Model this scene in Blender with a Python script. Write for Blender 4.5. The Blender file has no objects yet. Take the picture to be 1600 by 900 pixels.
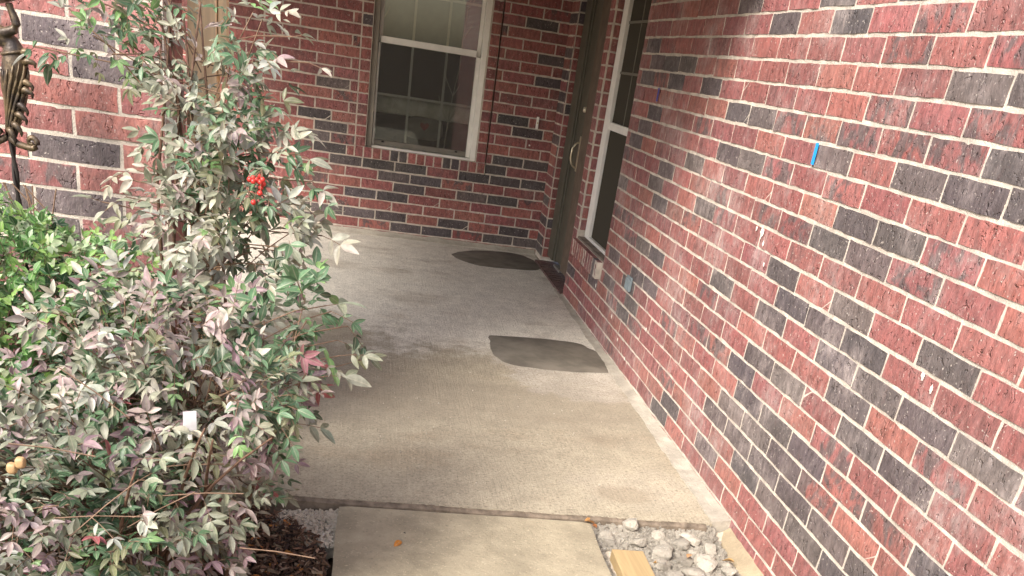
import bpy, bmesh, math, random
import numpy as np
from mathutils import Vector, Matrix, noise
random.seed(7); RNG = np.random.default_rng(7)
D = bpy.data; SC = bpy.context.scene; COL = SC.collection
R = math.radians

# ------------------------------------------------------------------ camera
cam_d = D.cameras.new('camera'); cam = D.objects.new('camera', cam_d); COL.objects.link(cam)
cam_d.sensor_width = 36; cam_d.lens = 32.108; cam_d.shift_x = 0.00056; cam_d.shift_y = 0.22942
cam_d.clip_start = 0.05; cam_d.clip_end = 3000
rx = Vector((0.980902, -0.133284, 0.141654)); up = Vector((-0.064677, 0.463331, 0.883822)); fw = Vector((0.183432, 0.876105, -0.445862))
m = Matrix.Identity(4)
for i in range(3): m[i][0], m[i][1], m[i][2] = rx[i], up[i], -fw[i]
m[2][3] = 1.40
cam.matrix_world = m; SC.camera = cam
CAM = Vector((0, 0, 1.4))
def project(P):                      # pixel of a point in the 1600 x 900 photograph (only used to rank pieces by size)
    d = Vector(P) - CAM; z = d.dot(fw)
    if z < .05: return None
    return (799.1 + 1427*d.dot(rx)/z, 817.1 - 1427*d.dot(up)/z, z)

# ------------------------------------------------------------------ sky, sun, exposure
SUN_EL, SUN_AZ = R(43), R(224)       # azimuth clockwise from +Y: the sun stands behind the camera, a little to its left
w = D.worlds.new('World'); SC.world = w; w.use_nodes = True
nt = w.node_tree; nt.nodes.clear()
sky = nt.nodes.new('ShaderNodeTexSky'); sky.sky_type = 'NISHITA'; sky.sun_disc = False
sky.sun_elevation = SUN_EL; sky.sun_rotation = SUN_AZ; sky.air_density = 1.0; sky.dust_density = 4.0; sky.ozone_density = 0.6
bg = nt.nodes.new('ShaderNodeBackground'); bg.inputs[1].default_value = 0.11
wo = nt.nodes.new('ShaderNodeOutputWorld'); nt.links.new(sky.outputs[0], bg.inputs[0]); nt.links.new(bg.outputs[0], wo.inputs[0])
sl = D.lights.new('sun', 'SUN'); sl.energy = 1.9; sl.angle = R(25); sl.color = (1, .95, .88)
so = D.objects.new('sun', sl); COL.objects.link(so)
sd = Vector((math.sin(SUN_AZ)*math.cos(SUN_EL), math.cos(SUN_AZ)*math.cos(SUN_EL), math.sin(SUN_EL)))
so.rotation_euler = sd.to_track_quat('Z', 'Y').to_euler(); so.location = sd*30
vs = SC.view_settings; vs.view_transform = 'Standard'; vs.look = 'None'; vs.exposure = 1.65; vs.gamma = 1

# ------------------------------------------------------------------ object helpers
def tag(o, label=None, cat=None, group=None, kind=None):
    if label: o['label'] = label
    if cat: o['category'] = cat
    if group: o['group'] = group
    if kind: o['kind'] = kind
    return o
def link(name, data, parent=None):
    o = D.objects.new(name, data); COL.objects.link(o)
    if parent is not None: o.parent = parent
    return o
def empty(name, loc=(0, 0, 0), rz=0):
    o = link(name, None); o.location = loc; o.rotation_euler = (0, 0, rz); o.empty_display_size = .1
    return o
def mesh(name, verts, faces, mat=None, parent=None, smooth=False):
    me = D.meshes.new(name); me.from_pydata(verts, [], faces); me.update()
    if mat: me.materials.append(mat)
    if smooth: me.polygons.foreach_set('use_smooth', [True]*len(me.polygons))
    return link(name, me, parent)
class MB:                            # collects boxes, tubes and prisms into one mesh
    def __init__(s): s.v, s.f = [], []
    def add(s, v, f):
        n = len(s.v); s.v += [tuple(p) for p in v]; s.f += [tuple(n+i for i in q) for q in f]; return s
    def box(s, x0, x1, y0, y1, z0, z1):
        v = [(x, y, z) for z in (z0, z1) for y in (y0, y1) for x in (x0, x1)]
        return s.add(v, [(0,2,3,1), (4,5,7,6), (0,1,5,4), (2,6,7,3), (0,4,6,2), (1,3,7,5)])
    def tube(s, pts, rad, n=8, cap=True):
        pts = [Vector(p) for p in pts]; rad = rad if isinstance(rad, (list, tuple)) else [rad]*len(pts)
        ring = []; nv = len(s.v); ref = Vector((.3, .2, .93))
        for i, p in enumerate(pts):
            t = (pts[min(i+1, len(pts)-1)] - pts[max(i-1, 0)]).normalized()
            a = t.cross(ref if abs(t.dot(ref)) < .97 else Vector((1, 0, 0))).normalized(); b = t.cross(a)
            for k in range(n):
                g = 2*math.pi*k/n; s.v.append(tuple(p + (a*math.cos(g) + b*math.sin(g))*rad[i]))
        for i in range(len(pts)-1):
            for k in range(n):
                s.f.append((nv+i*n+k, nv+i*n+(k+1) % n, nv+(i+1)*n+(k+1) % n, nv+(i+1)*n+k))
        if cap:
            s.f.append(tuple(nv+k for k in range(n))[::-1]); s.f.append(tuple(nv+(len(pts)-1)*n+k for k in range(n)))
        return s
    def lathe(s, prof, c, n=20, ax=1.0, ay=1.0):
        nv = len(s.v)
        for r_, z in prof:
            for k in range(n):
                g = 2*math.pi*k/n; s.v.append((c[0]+r_*ax*math.cos(g), c[1]+r_*ay*math.sin(g), c[2]+z))
        for i in range(len(prof)-1):
            for k in range(n): s.f.append((nv+i*n+k, nv+i*n+(k+1) % n, nv+(i+1)*n+(k+1) % n, nv+(i+1)*n+k))
        return s
    def build(s, name, mat, parent=None, bevel=0, smooth=False):
        o = mesh(name, s.v, s.f, mat, parent, smooth)
        if bevel:
            b = o.modifiers.new('bevel', 'BEVEL'); b.width = bevel; b.segments = 2; b.limit_method = 'ANGLE'
        return o

# ------------------------------------------------------------------ materials
class NT:
    def __init__(s, name):
        s.m = D.materials.new(name); s.m.use_nodes = True; s.t = s.m.node_tree; s.t.nodes.clear()
        s.out = s.t.nodes.new('ShaderNodeOutputMaterial'); s.p = s.t.nodes.new('ShaderNodeBsdfPrincipled')
        s.t.links.new(s.p.outputs[0], s.out.inputs[0]); s.geo = None
    def n(s, kind, **kw):
        q = s.t.nodes.new(kind)
        for k, v in kw.items(): setattr(q, k, v)
        return q
    def l(s, a, b): s.t.links.new(a, b)
    def val(s, sock, v):
        if hasattr(v, 'links') or isinstance(v, bpy.types.NodeSocket): s.l(v, sock)
        else: sock.default_value = v
    def pos(s, scale=(1, 1, 1), kind='Position'):
        if s.geo is None: s.geo = s.n('ShaderNodeNewGeometry')
        src = s.geo.outputs['Position'] if kind == 'Position' else s.n('ShaderNodeTexCoord').outputs['Object']
        mp = s.n('ShaderNodeMapping'); mp.inputs['Scale'].default_value = scale; s.l(src, mp.inputs[0]); return mp.outputs[0]
    def noise(s, vec, scale, detail=4, rough=.55, out='Fac', dist=0):
        q = s.n('ShaderNodeTexNoise'); s.l(vec, q.inputs['Vector']); q.inputs['Scale'].default_value = scale
        q.inputs['Detail'].default_value = detail; q.inputs['Roughness'].default_value = rough; q.inputs['Distortion'].default_value = dist
        return q.outputs[out]
    def voro(s, vec, scale, feature='F1', out='Distance'):
        q = s.n('ShaderNodeTexVoronoi', feature=feature); s.l(vec, q.inputs['Vector']); q.inputs['Scale'].default_value = scale
        return q.outputs[out]
    def ramp(s, fac, a, b, lo=0., hi=1.):
        q = s.n('ShaderNodeMapRange', interpolation_type='SMOOTHSTEP'); s.l(fac, q.inputs[0])
        for i, v in enumerate((a, b, lo, hi)): q.inputs[i+1].default_value = v
        return q.outputs[0]
    def math(s, op, a, b=0.):
        q = s.n('ShaderNodeMath', operation=op); s.val(q.inputs[0], a); s.val(q.inputs[1], b); return q.outputs[0]
    def mix(s, fac, a, b, mode='MIX'):
        q = s.n('ShaderNodeMix', data_type='RGBA', blend_type=mode); s.val(q.inputs[0], fac)
        for sock, v in ((q.inputs[6], a), (q.inputs[7], b)):
            if isinstance(v, tuple): sock.default_value = v if len(v) == 4 else (*v, 1)
            else: s.l(v, sock)
        return q.outputs[2]
    def scale_col(s, col, f):
        q = s.n('ShaderNodeHueSaturation'); s.val(q.inputs['Value'], f)
        if isinstance(col, tuple): q.inputs['Color'].default_value = (*col[:3], 1)
        else: s.l(col, q.inputs['Color'])
        return q.outputs[0]
    def bump(s, h, strength=.5, dist=.005, prev=None):
        q = s.n('ShaderNodeBump'); q.inputs['Strength'].default_value = strength; q.inputs['Distance'].default_value = dist
        s.l(h, q.inputs['Height'])
        if prev is not None: s.l(prev, q.inputs['Normal'])
        return q.outputs[0]
    def fin(s, col, rough=.7, nrm=None, spec=.4, metal=0.):
        if isinstance(col, tuple): s.p.inputs['Base Color'].default_value = (*col[:3], 1)
        else: s.l(col, s.p.inputs['Base Color'])
        s.val(s.p.inputs['Roughness'], rough); s.p.inputs['Specular IOR Level'].default_value = spec; s.p.inputs['Metallic'].default_value = metal
        if nrm is not None: s.l(nrm, s.p.inputs['Normal'])
        return s.m

def brick_mat(name, stuff):
    t = NT(name)
    if stuff:
        a = t.n('ShaderNodeAttribute', attribute_name='tone'); col, al = a.outputs['Color'], a.outputs['Alpha']
    else:
        a = t.n('ShaderNodeObjectInfo'); col, al = a.outputs['Color'], a.outputs['Alpha']
    p = t.pos(); ps = t.pos((1, 1, .45))
    sy = t.n('ShaderNodeSeparateXYZ'); t.l(p, sy.inputs[0]); yb = sy.outputs[1]
    big = t.noise(t.pos((1, 1, .7)), 17, 3, .6, dist=.6)
    flash = t.math('MULTIPLY', t.ramp(big, .44, .58), t.math('SUBTRACT', 1., al))
    c = t.mix(flash, col, (.085, .070, .072))
    c = t.scale_col(c, t.ramp(t.noise(ps, 45, 5, .65), .25, .78, .62, 1.38))
    c = t.mix(t.ramp(t.noise(ps, 24, 4, .6, dist=1.2), .58, .74, 0, .28), c, (.11, .05, .05))       # dark fired streaks
    c = t.mix(t.math('MULTIPLY', t.ramp(t.noise(p, 3.1, 9, .72), .46, .72, .10, .75), t.math('MULTIPLY', t.ramp(t.noise(ps, 38, 5, .7), .3, .7, .25, 1.), t.ramp(yb, 4.8, 6.6, 1., .15))) , c, (.48, .41, .39))                # lime bloom plus painted sunlit haze, faded toward the shaded back
    c = t.mix(t.ramp(t.noise(p, 120, 2, .5), .66, .73, 0, .65), c, (.55, .49, .44))                # mortar specks
    dents = t.ramp(t.noise(t.pos((1, 1, .8)), 34, 2, .5, dist=2.0), .29, .40)
    n1 = t.bump(dents, .75, .008)
    n2 = t.bump(t.noise(ps, 95, 4, .7), .8, .005, n1)
    rough = t.ramp(t.noise(p, 30, 3), .3, .7, .42, .68)
    return t.fin(c, rough, n2, .45)
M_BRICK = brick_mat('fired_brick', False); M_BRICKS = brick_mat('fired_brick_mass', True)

def mortar_mat(name, base, amt=.25):
    t = NT(name); p = t.pos()
    c = t.scale_col(base, t.ramp(t.noise(p, 16, 6, .65), .3, .75, .72, 1.15))
    c = t.mix(t.ramp(t.noise(p, 5, 4), .5, .75, 0, amt), c, (.34, .27, .22))
    h = t.noise(p, 150, 5, .7)
    return t.fin(c, .9, t.bump(h, .8, .005), .15)
M_MORTAR = mortar_mat('pale_mortar', (.60, .54, .465))

def plain(name, col, rough=.5, spec=.4, var=.15, sc=20, bmp=.1, bs=200, metal=0., dist=.002):
    t = NT(name); p = t.pos()
    c = t.scale_col(col, t.ramp(t.noise(p, sc, 5, .6), .3, .7, 1-var, 1+var))
    return t.fin(c, rough, t.bump(t.noise(p, bs, 4, .6), bmp, dist), spec, metal)

def slab_mat():
    t = NT('porch_concrete'); p = t.pos()
    sx = t.n('ShaderNodeSeparateXYZ'); t.l(p, sx.inputs[0])
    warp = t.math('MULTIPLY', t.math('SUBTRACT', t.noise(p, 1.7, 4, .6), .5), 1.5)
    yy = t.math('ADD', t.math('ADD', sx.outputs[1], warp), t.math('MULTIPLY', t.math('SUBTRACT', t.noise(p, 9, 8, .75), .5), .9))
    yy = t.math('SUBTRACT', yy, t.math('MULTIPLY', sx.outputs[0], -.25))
    c = t.mix(t.ramp(yy, 4.65, 5.2), (.335, .298, .225), (.63, .60, .52))       # tan, damp-stained front; paler back, lightened in colour where the roof blocks light
    c = t.mix(t.ramp(t.noise(t.pos((1, 1.5, 1)), 1.6, 6, .62), .52, .66, 0, .4), c, (.255, .20, .135))
    # chalky cement wash trowelled round the patch beside the wall
    dx = t.math('SUBTRACT', sx.outputs[0], 1.12); dy = t.math('SUBTRACT', sx.outputs[1], 4.62)
    d2 = t.math('ADD', t.math('MULTIPLY', t.math('MULTIPLY', dx, dx), 3.2), t.math('MULTIPLY', t.math('MULTIPLY', dy, dy), 1.5))
    d2 = t.math('ADD', d2, t.math('MULTIPLY', t.math('SUBTRACT', t.noise(p, 5, 4, .6), .5), .9))
    c = t.mix(t.ramp(d2, .36, .50, .7, 0), c, (.43, .395, .34))
    dx2 = t.math('SUBTRACT', sx.outputs[0], 1.15); dy2 = t.math('SUBTRACT', sx.outputs[1], 3.12)
    d3 = t.math('ADD', t.math('MULTIPLY', t.math('MULTIPLY', dx2, dx2), 5.), t.math('MULTIPLY', t.math('MULTIPLY', dy2, dy2), 14.))
    d3 = t.math('ADD', d3, t.math('MULTIPLY', t.math('SUBTRACT', t.noise(p, 9, 4, .7), .5), 1.6))
    c = t.mix(t.ramp(d3, .1, .7, .32, 0), c, (.46, .41, .33))
    c = t.scale_col(c, t.ramp(t.noise(p, 9, 9, .78), .25, .75, .80, 1.18))
    c = t.scale_col(c, t.ramp(t.noise(p, 70, 6, .8), .3, .7, .80, 1.18))
    c = t.mix(t.ramp(t.noise(t.pos((1, 2, 1)), 6, 6, .7, dist=.8), .64, .69, 0, .4), c, (.22, .185, .145))   # scattered scuffs
    c = t.mix(t.ramp(t.noise(p, 95, 3, .6), .54, .66, 0, .62), c, (.13, .10, .07))
    c = t.mix(t.ramp(t.noise(p, 140, 2, .5), .64, .72, 0, .55), c, (.55, .48, .38))
    ex = t.math('SUBTRACT', sx.outputs[0], 1.05); ey = t.math('SUBTRACT', sx.outputs[1], 3.05)
    ed = t.math('SQRT', t.math('ADD', t.math('MULTIPLY', t.math('MULTIPLY', ex, ex), 46.), t.math('MULTIPLY', t.math('MULTIPLY', ey, ey), 110.)))
    ed = t.math('ADD', ed, t.math('MULTIPLY', t.math('SUBTRACT', t.noise(p, 12, 5, .7), .5), .9))
    c = t.mix(t.ramp(ed, .55, 1.05, .35, 0), c, (.17, .13, .085))    # dried puddle
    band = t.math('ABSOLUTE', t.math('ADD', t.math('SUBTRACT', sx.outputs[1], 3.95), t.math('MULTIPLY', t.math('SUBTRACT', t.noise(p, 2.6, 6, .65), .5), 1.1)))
    c = t.mix(t.ramp(band, .10, .5, .42, 0), c, (.20, .172, .135))                                            # darker greyish band across the slab
    brush = t.noise(t.pos((1, .05, 1)), 110, 3, .6)
    n1 = t.bump(brush, .5, .004); n2 = t.bump(t.noise(p, 160, 5, .7), .5, .003, n1)
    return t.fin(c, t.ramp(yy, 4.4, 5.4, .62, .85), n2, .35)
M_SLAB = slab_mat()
def rough_concrete(name, col, speck=.5, bs=90, dist=.006):
    t = NT(name); p = t.pos()
    c = t.scale_col(col, t.ramp(t.noise(p, 6, 6, .7), .25, .75, .74, 1.22))
    c = t.mix(t.ramp(t.noise(p, 75, 3, .6), .58, .72, 0, speck), c, tuple(x*.42 for x in col))
    c = t.mix(t.ramp(t.noise(p, 110, 2, .5), .63, .72, 0, speck), c, tuple(min(.6, x*1.7) for x in col))
    n1 = t.bump(t.noise(p, bs, 6, .75), .8, dist)
    return t.fin(c, .9, n1, .2)
M_WALK = rough_concrete('walkway_concrete', (.33, .29, .21))
M_FOOT = rough_concrete('broken_concrete', (.52, .46, .37), .6, 60, .012)
M_CURB = rough_concrete('mortar_fillet', (.37, .34, .285), .25)
M_LEDGE = rough_concrete('footing_concrete', (.34, .28, .19), .25)
M_STONE = rough_concrete('rubble_stone', (.43, .395, .335), .6, 75, .022)
def vary(mat):
    nt_ = mat.node_tree; p_ = next(n for n in nt_.nodes if n.type == 'BSDF_PRINCIPLED'); src = p_.inputs['Base Color'].links[0].from_socket
    oi = nt_.nodes.new('ShaderNodeObjectInfo'); mr = nt_.nodes.new('ShaderNodeMapRange'); mr.inputs[3].default_value = .72; mr.inputs[4].default_value = 1.15
    hs = nt_.nodes.new('ShaderNodeHueSaturation'); nt_.links.new(oi.outputs['Random'], mr.inputs[0]); nt_.links.new(mr.outputs[0], hs.inputs['Value']); nt_.links.new(src, hs.inputs['Color']); nt_.links.new(hs.outputs[0], p_.inputs['Base Color'])
vary(M_STONE)
M_JOINT = plain('joint_board', (.16, .13, .10), .9, .1, .35, 25, .5, 90, dist=.006)
M_PATCH = plain('fresh_mortar_patch', (.145, .130, .106), .8, .3, .26, 6, .3, 180)
M_SOIL = plain('soil', (.09, .065, .045), .95, .1, .4, 12, .8, 40, dist=.02)
M_WHITE = plain('white_vinyl', (.82, .80, .75), .45, .4, .06, 12, .06)
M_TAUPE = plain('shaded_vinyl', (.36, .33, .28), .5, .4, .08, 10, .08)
M_DOOR = plain('grey_green_paint', (.085, .080, .060), .5, .4, .12, 9, .12, 120)
M_DOORB = plain('brown_jamb_paint', (.13, .10, .075), .6, .3, .2, 12, .2, 120)
M_BLACK = plain('matte_black', (.012, .012, .012), .7, .2, .2, 20, .1)
M_BRASS = plain('worn_brass', (.62, .55, .42), .28, .5, .1, 40, .1, metal=.85)
M_UNSEEN_ROOF = plain('unseen_roof_soffit', (.17, .155, .13), .8, .2, .1, 6, .2)
M_BRONZE = None
def bronze():
    t = NT('aged_bronze'); p = t.pos()
    c = t.mix(t.ramp(t.noise(p, 22, 5, .6), .35, .65), (.045, .035, .03), (.16, .115, .065))
    c = t.mix(t.ramp(t.noise(p, 70, 3), .58, .7, 0, .5), c, (.26, .2, .12))
    return t.fin(c, .42, t.bump(t.noise(p, 90, 4, .6), .4, .004), .5, .35)
M_BRONZE = bronze()
def wood(name, col, ax):
    t = NT(name); sc = [30, 30, 30]; sc[ax] = 1.6
    p = t.pos(tuple(sc)); c = t.scale_col(col, t.ramp(t.noise(p, 1., 5, .6, dist=1.5), .3, .7, .82, 1.12))
    c = t.mix(t.ramp(t.noise(t.pos(), 9, 3), .6, .75, 0, .4), c, tuple(x*.55 for x in col))
    return t.fin(c, .65, t.bump(t.noise(p, 2., 4), .3, .003), .3)
M_POST = wood('raw_pine', (.80, .62, .37), 2)
M_STAKE = wood('tan_lumber', (.36, .265, .14), 1)
def glass_mat(name, tint=(.9, .93, .9), refl=1.0):
    t = NT(name); tr = t.n('ShaderNodeBsdfTransparent'); tr.inputs[0].default_value = (*tint, 1)
    gl = t.n('ShaderNodeBsdfGlossy'); gl.inputs['Roughness'].default_value = .015
    fr = t.n('ShaderNodeFresnel'); fr.inputs[0].default_value = 1.5
    mx = t.n('ShaderNodeMixShader'); t.l(t.math('MULTIPLY', fr.outputs[0], refl), mx.inputs[0]); t.l(tr.outputs[0], mx.inputs[1]); t.l(gl.outputs[0], mx.inputs[2])
    t.l(mx.outputs[0], t.out.inputs[0]); return t.m
M_GLASS = glass_mat('window_glass', (.9, .93, .9), 2.2)
def screen_mat(name, col, cover):
    t = NT(name); tr = t.n('ShaderNodeBsdfTransparent'); df = t.n('ShaderNodeBsdfDiffuse'); df.inputs[0].default_value = (*col, 1)
    mx = t.n('ShaderNodeMixShader'); mx.inputs[0].default_value = cover; t.l(tr.outputs[0], mx.inputs[1]); t.l(df.outputs[0], mx.inputs[2])
    t.l(mx.outputs[0], t.out.inputs[0]); return t.m
M_SCREEN = screen_mat('insect_screen', (.055, .055, .05), .16)
M_SCREEN2 = screen_mat('dark_sun_screen', (.075, .068, .055), .93)

def leaf_mat(name, stuff, gloss=.45):
    t = NT(name)
    if stuff: col = t.n('ShaderNodeAttribute', attribute_name='tone').outputs['Color']
    else: col = t.n('ShaderNodeObjectInfo').outputs['Color']
    uv = t.n('ShaderNodeUVMap', uv_map='leaf_uv'); sx = t.n('ShaderNodeSeparateXYZ'); t.l(uv.outputs[0], sx.inputs[0])
    rib = t.ramp(t.math('ABSOLUTE', t.math('SUBTRACT', sx.outputs[0], .5)), .02, .09, .45, 0)
    c = t.mix(rib, col, (.42, .40, .30))
    c = t.scale_col(c, t.ramp(t.noise(t.pos(), 55, 4, .6), .3, .7, .8, 1.18))
    veins = t.math('SINE', t.math('ADD', t.math('MULTIPLY', sx.outputs[1], 60.), t.math('MULTIPLY', t.math('ABSOLUTE', t.math('SUBTRACT', sx.outputs[0], .5)), -45.)))
    t.fin(c, gloss, t.bump(veins, .12, .001), .5)
    tl = t.n('ShaderNodeBsdfTranslucent'); t.l(t.scale_col(c, 1.25), tl.inputs[0])
    mx = t.n('ShaderNodeMixShader'); mx.inputs[0].default_value = .30
    t.l(t.p.outputs[0], mx.inputs[1]); t.l(tl.outputs[0], mx.inputs[2]); t.l(mx.outputs[0], t.out.inputs[0]); return t.m
M_LEAF = leaf_mat('leaf_skin', False, .36); M_LEAFS = leaf_mat('leaf_skin_mass', True, .36)
M_LEAFG = leaf_mat('glossy_leaf_skin', False, .28); M_LEAFGS = leaf_mat('glossy_leaf_skin_mass', True, .28)
M_CANE = plain('cane_bark', (.13, .075, .05), .7, .3, .3, 60, .3)
M_TWIG = plain('pale_twig', (.17, .11, .075), .75, .2, .25, 60, .3)

# ------------------------------------------------------------------ ground, slab, walk
g = mesh('ground', [(-900, -900, -.115), (900, -900, -.115), (900, 900, -.115), (-900, 900, -.115)], [(0, 1, 2, 3)], M_SOIL); tag(g, kind='structure')
def grid_sheet(name, x0, x1, y0, y1, nx, ny, zf, mat, skirt=.1, edge=None):
    v, f = [], []
    for j in range(ny+1):
        for i in range(nx+1):
            x = x0+(x1-x0)*i/nx; y = y0+(y1-y0)*j/ny
            if edge: x, y = edge(x, y, i/nx, j/ny)
            v.append((x, y, zf(x, y, i/nx, j/ny)))
    for j in range(ny):
        for i in range(nx): a = j*(nx+1)+i; f.append((a, a+1, a+nx+2, a+nx+1))
    ring = [i for i in range(nx+1)] + [j*(nx+1)+nx for j in range(1, ny+1)] + [ny*(nx+1)+i for i in range(nx-1, -1, -1)] + [j*(nx+1) for j in range(ny-1, 0, -1)]
    n0 = len(v)
    k = len(ring)
    for i in ring: v.append(v[i])
    for i in ring: v.append((v[i][0], v[i][1], v[i][2]-skirt))
    for i in range(k): f.append((n0+i, n0+k+i, n0+k+(i+1) % k, n0+(i+1) % k))
    o = mesh(name, v, f, mat, None, False)
    for p_ in o.data.polygons[:nx*ny]: p_.use_smooth = True
    return o
nz = lambda x, y, s, a: a*noise.noise(Vector((x*s, y*s, 3.3)))
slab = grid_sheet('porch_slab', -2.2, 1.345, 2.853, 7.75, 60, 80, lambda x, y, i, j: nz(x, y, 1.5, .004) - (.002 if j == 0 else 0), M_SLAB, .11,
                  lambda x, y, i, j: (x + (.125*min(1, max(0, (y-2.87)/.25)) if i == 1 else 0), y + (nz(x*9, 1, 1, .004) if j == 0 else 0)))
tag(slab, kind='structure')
jb = MB(); N = 260
for k in range(N+1):
    x0 = -.62+k*1.94/N; q = noise.noise(Vector((x0*9, 0, 0))); h_ = -.006+.005*noise.noise(Vector((x0*5, 2, 0)))+.003*noise.noise(Vector((x0*60, 5, 0)))
    jb.v += [(x0, 2.853, -.11), (x0, 2.853, h_+.002), (x0, 2.838+.003*q, h_), (x0, 2.829+.003*q, h_-.004), (x0, 2.828+.004*q, -.11)]
    if k: jb.f += [((k-1)*5+i, k*5+i, k*5+i+1, (k-1)*5+i+1) for i in range(4)]
tag(jb.build('expansion_joint', M_JOINT), kind='structure')
walk = grid_sheet('walkway', -.012, .872, -3, 2.822, 24, 90, lambda x, y, i, j: -.014 + nz(x, y, 3, .003) - (.004 if i in (0, 1) else 0), M_WALK, .07,
                  lambda x, y, i, j: (x + (nz(1, y*7, 1, .007) if i in (0, 1) else 0), y))
tag(walk, kind='structure')
ft = grid_sheet('broken_footing', -.26, -.004, 2.60, 2.822, 26, 24, lambda x, y, i, j: -.028 - .06*(1-i)*(1.1-j*.5) + .014*noise.noise(Vector((x*38, y*38, 0))) + .01*noise.noise(Vector((x*90, y*90, 5))), M_FOOT, .05,
                lambda x, y, i, j: (x + (1-i)*(.05*noise.noise(Vector((y*14, 1, 1))) + .17*(1-j)) + (.02*noise.noise(Vector((y*20, 4, 1))) if j < .06 else 0), y))
tag(ft, kind='structure')
# sloped mortar fillet along the foot of the right wall and along the back wall
def fillet(name, pts, mat):          # pts: (wall point, wall z, toe point)
    v, f = [], []
    for (wx, wy, wz), (tx, ty, tz) in pts:
        v += [(wx, wy, wz), ((wx+tx)/2, (wy+ty)/2, (wz+tz)/2-.0015+.0035*noise.noise(Vector((wx*20, wy*20, 0)))), (tx, ty, tz), (tx, ty, tz-.06), (wx, wy, tz-.06)]
    for i in range(len(pts)-1):
        for k in range(5): a = i*5+k; b = i*5+(k+1) % 5; f.append((a, b, b+5, a+5))
    f.append((0, 1, 2, 3, 4)[::-1]); e = (len(pts)-1)*5; f.append((e, e+1, e+2, e+3, e+4))
    return mesh(name, v, f, mat, None, False)
pts = []
for k in range(260):
    y = 2.862+(7.70-2.862)*k/259
    wdt = .078 - .045*min(1, (y-2.9)/3.5) + .009*noise.noise(Vector((y*6, 0, 0))) + .006*noise.noise(Vector((y*25, 0, 0)))
    xw = 1.424 if y < 6.45 else 1.424+.05*min(1, (y-6.45)/.3)
    pts.append(((xw, y, .013+.005*noise.noise(Vector((y*11, 4, 0)))), (xw-wdt, y, .0035)))
tag(fillet('mortar_fillet', pts, M_CURB), kind='structure')
pts = []
for k in range(60):
    x = -2.0+3.45*k/59
    pts.append(((x, 7.758, .038+.01*noise.noise(Vector((x*9, 4, 0)))), (x, 7.715+.014*noise.noise(Vector((x*12, 0, 0))), .003)))
tag(fillet('mortar_fillet_back', pts, M_CURB), kind='structure')
pts = []
for k in range(40):
    y = .3+(2.855-.3)*k/39
    pts.append(((1.424, y, -.012+.006*noise.noise(Vector((y*9, 4, 0)))), (1.335+.010*noise.noise(Vector((y*7, 0, 0))), y, -.072)))
tag(fillet('footing_ledge', pts, M_LEDGE), kind='structure')
# fresh mortar patches trowelled on the slab
def patch(name, outline, z, label):
    c = Vector((sum(p[0] for p in outline)/len(outline), sum(p[1] for p in outline)/len(outline), 0)); n = len(outline); out = []
    for i in range(n):
        a, b, p0, p3 = (Vector((*outline[j % n], 0)) for j in (i, i+1, i-1, i+2))
        for s in range(6):
            t_ = s/6; q = .5*((2*a) + (b-p0)*t_ + (2*p0-5*a+4*b-p3)*t_*t_ + (-p0+3*a-3*b+p3)*t_**3)
            q += (q-c).normalized()*.012*noise.noise(q*14); out.append(q)
    k = len(out); v = [(*(c+(q-c)*.93).xy, z+.004) for q in out] + [(*q.xy, z-.003) for q in out] + [(c.x, c.y, z+.005)]
    f = [(i, (i+1) % k, 2*k) for i in range(k)] + [(i, k+i, k+(i+1) % k, (i+1) % k) for i in range(k)]
    o = mesh(name, v, f, M_PATCH, slab, True); o['label'] = label
patch('mortar_patch', [(.939, 5.118), (1.132, 5.135), (1.299, 5.115), (1.345, 5.04), (1.376, 4.979), (1.381, 4.80), (1.36, 4.62), (1.339, 4.589), (1.186, 4.554), (1.016, 4.535), (.892, 4.550), (.795, 4.596), (.745, 4.735), (.748, 4.925), (.760, 5.070), (.785, 5.098)], .004, 'near grey mortar patch with square corners on the porch slab')
patch('mortar_patch', [(.715, 7.30), (.89, 7.56), (1.15, 7.66), (1.33, 7.62), (1.41, 7.38), (1.38, 7.10), (1.16, 7.02), (.87, 7.02)], .004, 'far round grey mortar patch by the door')

# ------------------------------------------------------------------ brickwork
H = .0762; W = .254; J = .0110
def brick_mesh(seed, mat):
    rnd = random.Random(seed); nx, nz_ = 6, 2; Lb, Hb = W-J, H-J; v, f = [], []
    for j in range(nz_+1):
        for i in range(nx+1):
            u, z = (i/nx-.5)*Lb, (j/nz_-.5)*Hb
            edge = i in (0, nx) or j in (0, nz_)
            y = rnd.uniform(-.0018, .0008) + (.0012 if edge else 0)
            if i in (0, nx): u += rnd.uniform(-.0016, .0016)
            if j in (0, nz_): z += rnd.uniform(-.0014, .0014)
            v.append((u, y, z))
    for j in range(nz_):
        for i in range(nx): a = j*(nx+1)+i; f.append((a, a+1, a+nx+2, a+nx+1))
    nf = len(f)
    ring = [i for i in range(nx+1)] + [j*(nx+1)+nx for j in range(1, nz_+1)] + [nz_*(nx+1)+i for i in range(nx-1, -1, -1)] + [j*(nx+1) for j in range(nz_-1, 0, -1)]
    k = len(ring); n0 = len(v)
    for i in ring: v.append(v[i])
    for i in ring: v.append((v[i][0]*.995, .055, v[i][2]*.98))
    for i in range(k): f.append((n0+i, n0+k+i, n0+k+(i+1) % k, n0+(i+1) % k))
    me = D.meshes.new('brick'); me.from_pydata(v, [], f); me.update(); me.materials.append(mat)
    for p_ in me.polygons[:nf]: p_.use_smooth = True
    return me, np.array(v), f
BRICKS = [brick_mesh(100+i, M_BRICK) for i in range(10)]
REDS = [(.275, .093, .084), (.295, .103, .088), (.245, .081, .077), (.30, .110, .092), (.255, .090, .087), (.28, .092, .087), (.226, .075, .073)]
DARKS = [(.084, .069, .072), (.098, .080, .081), (.068, .056, .060), (.110, .088, .085), (.078, .064, .069)]
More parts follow.
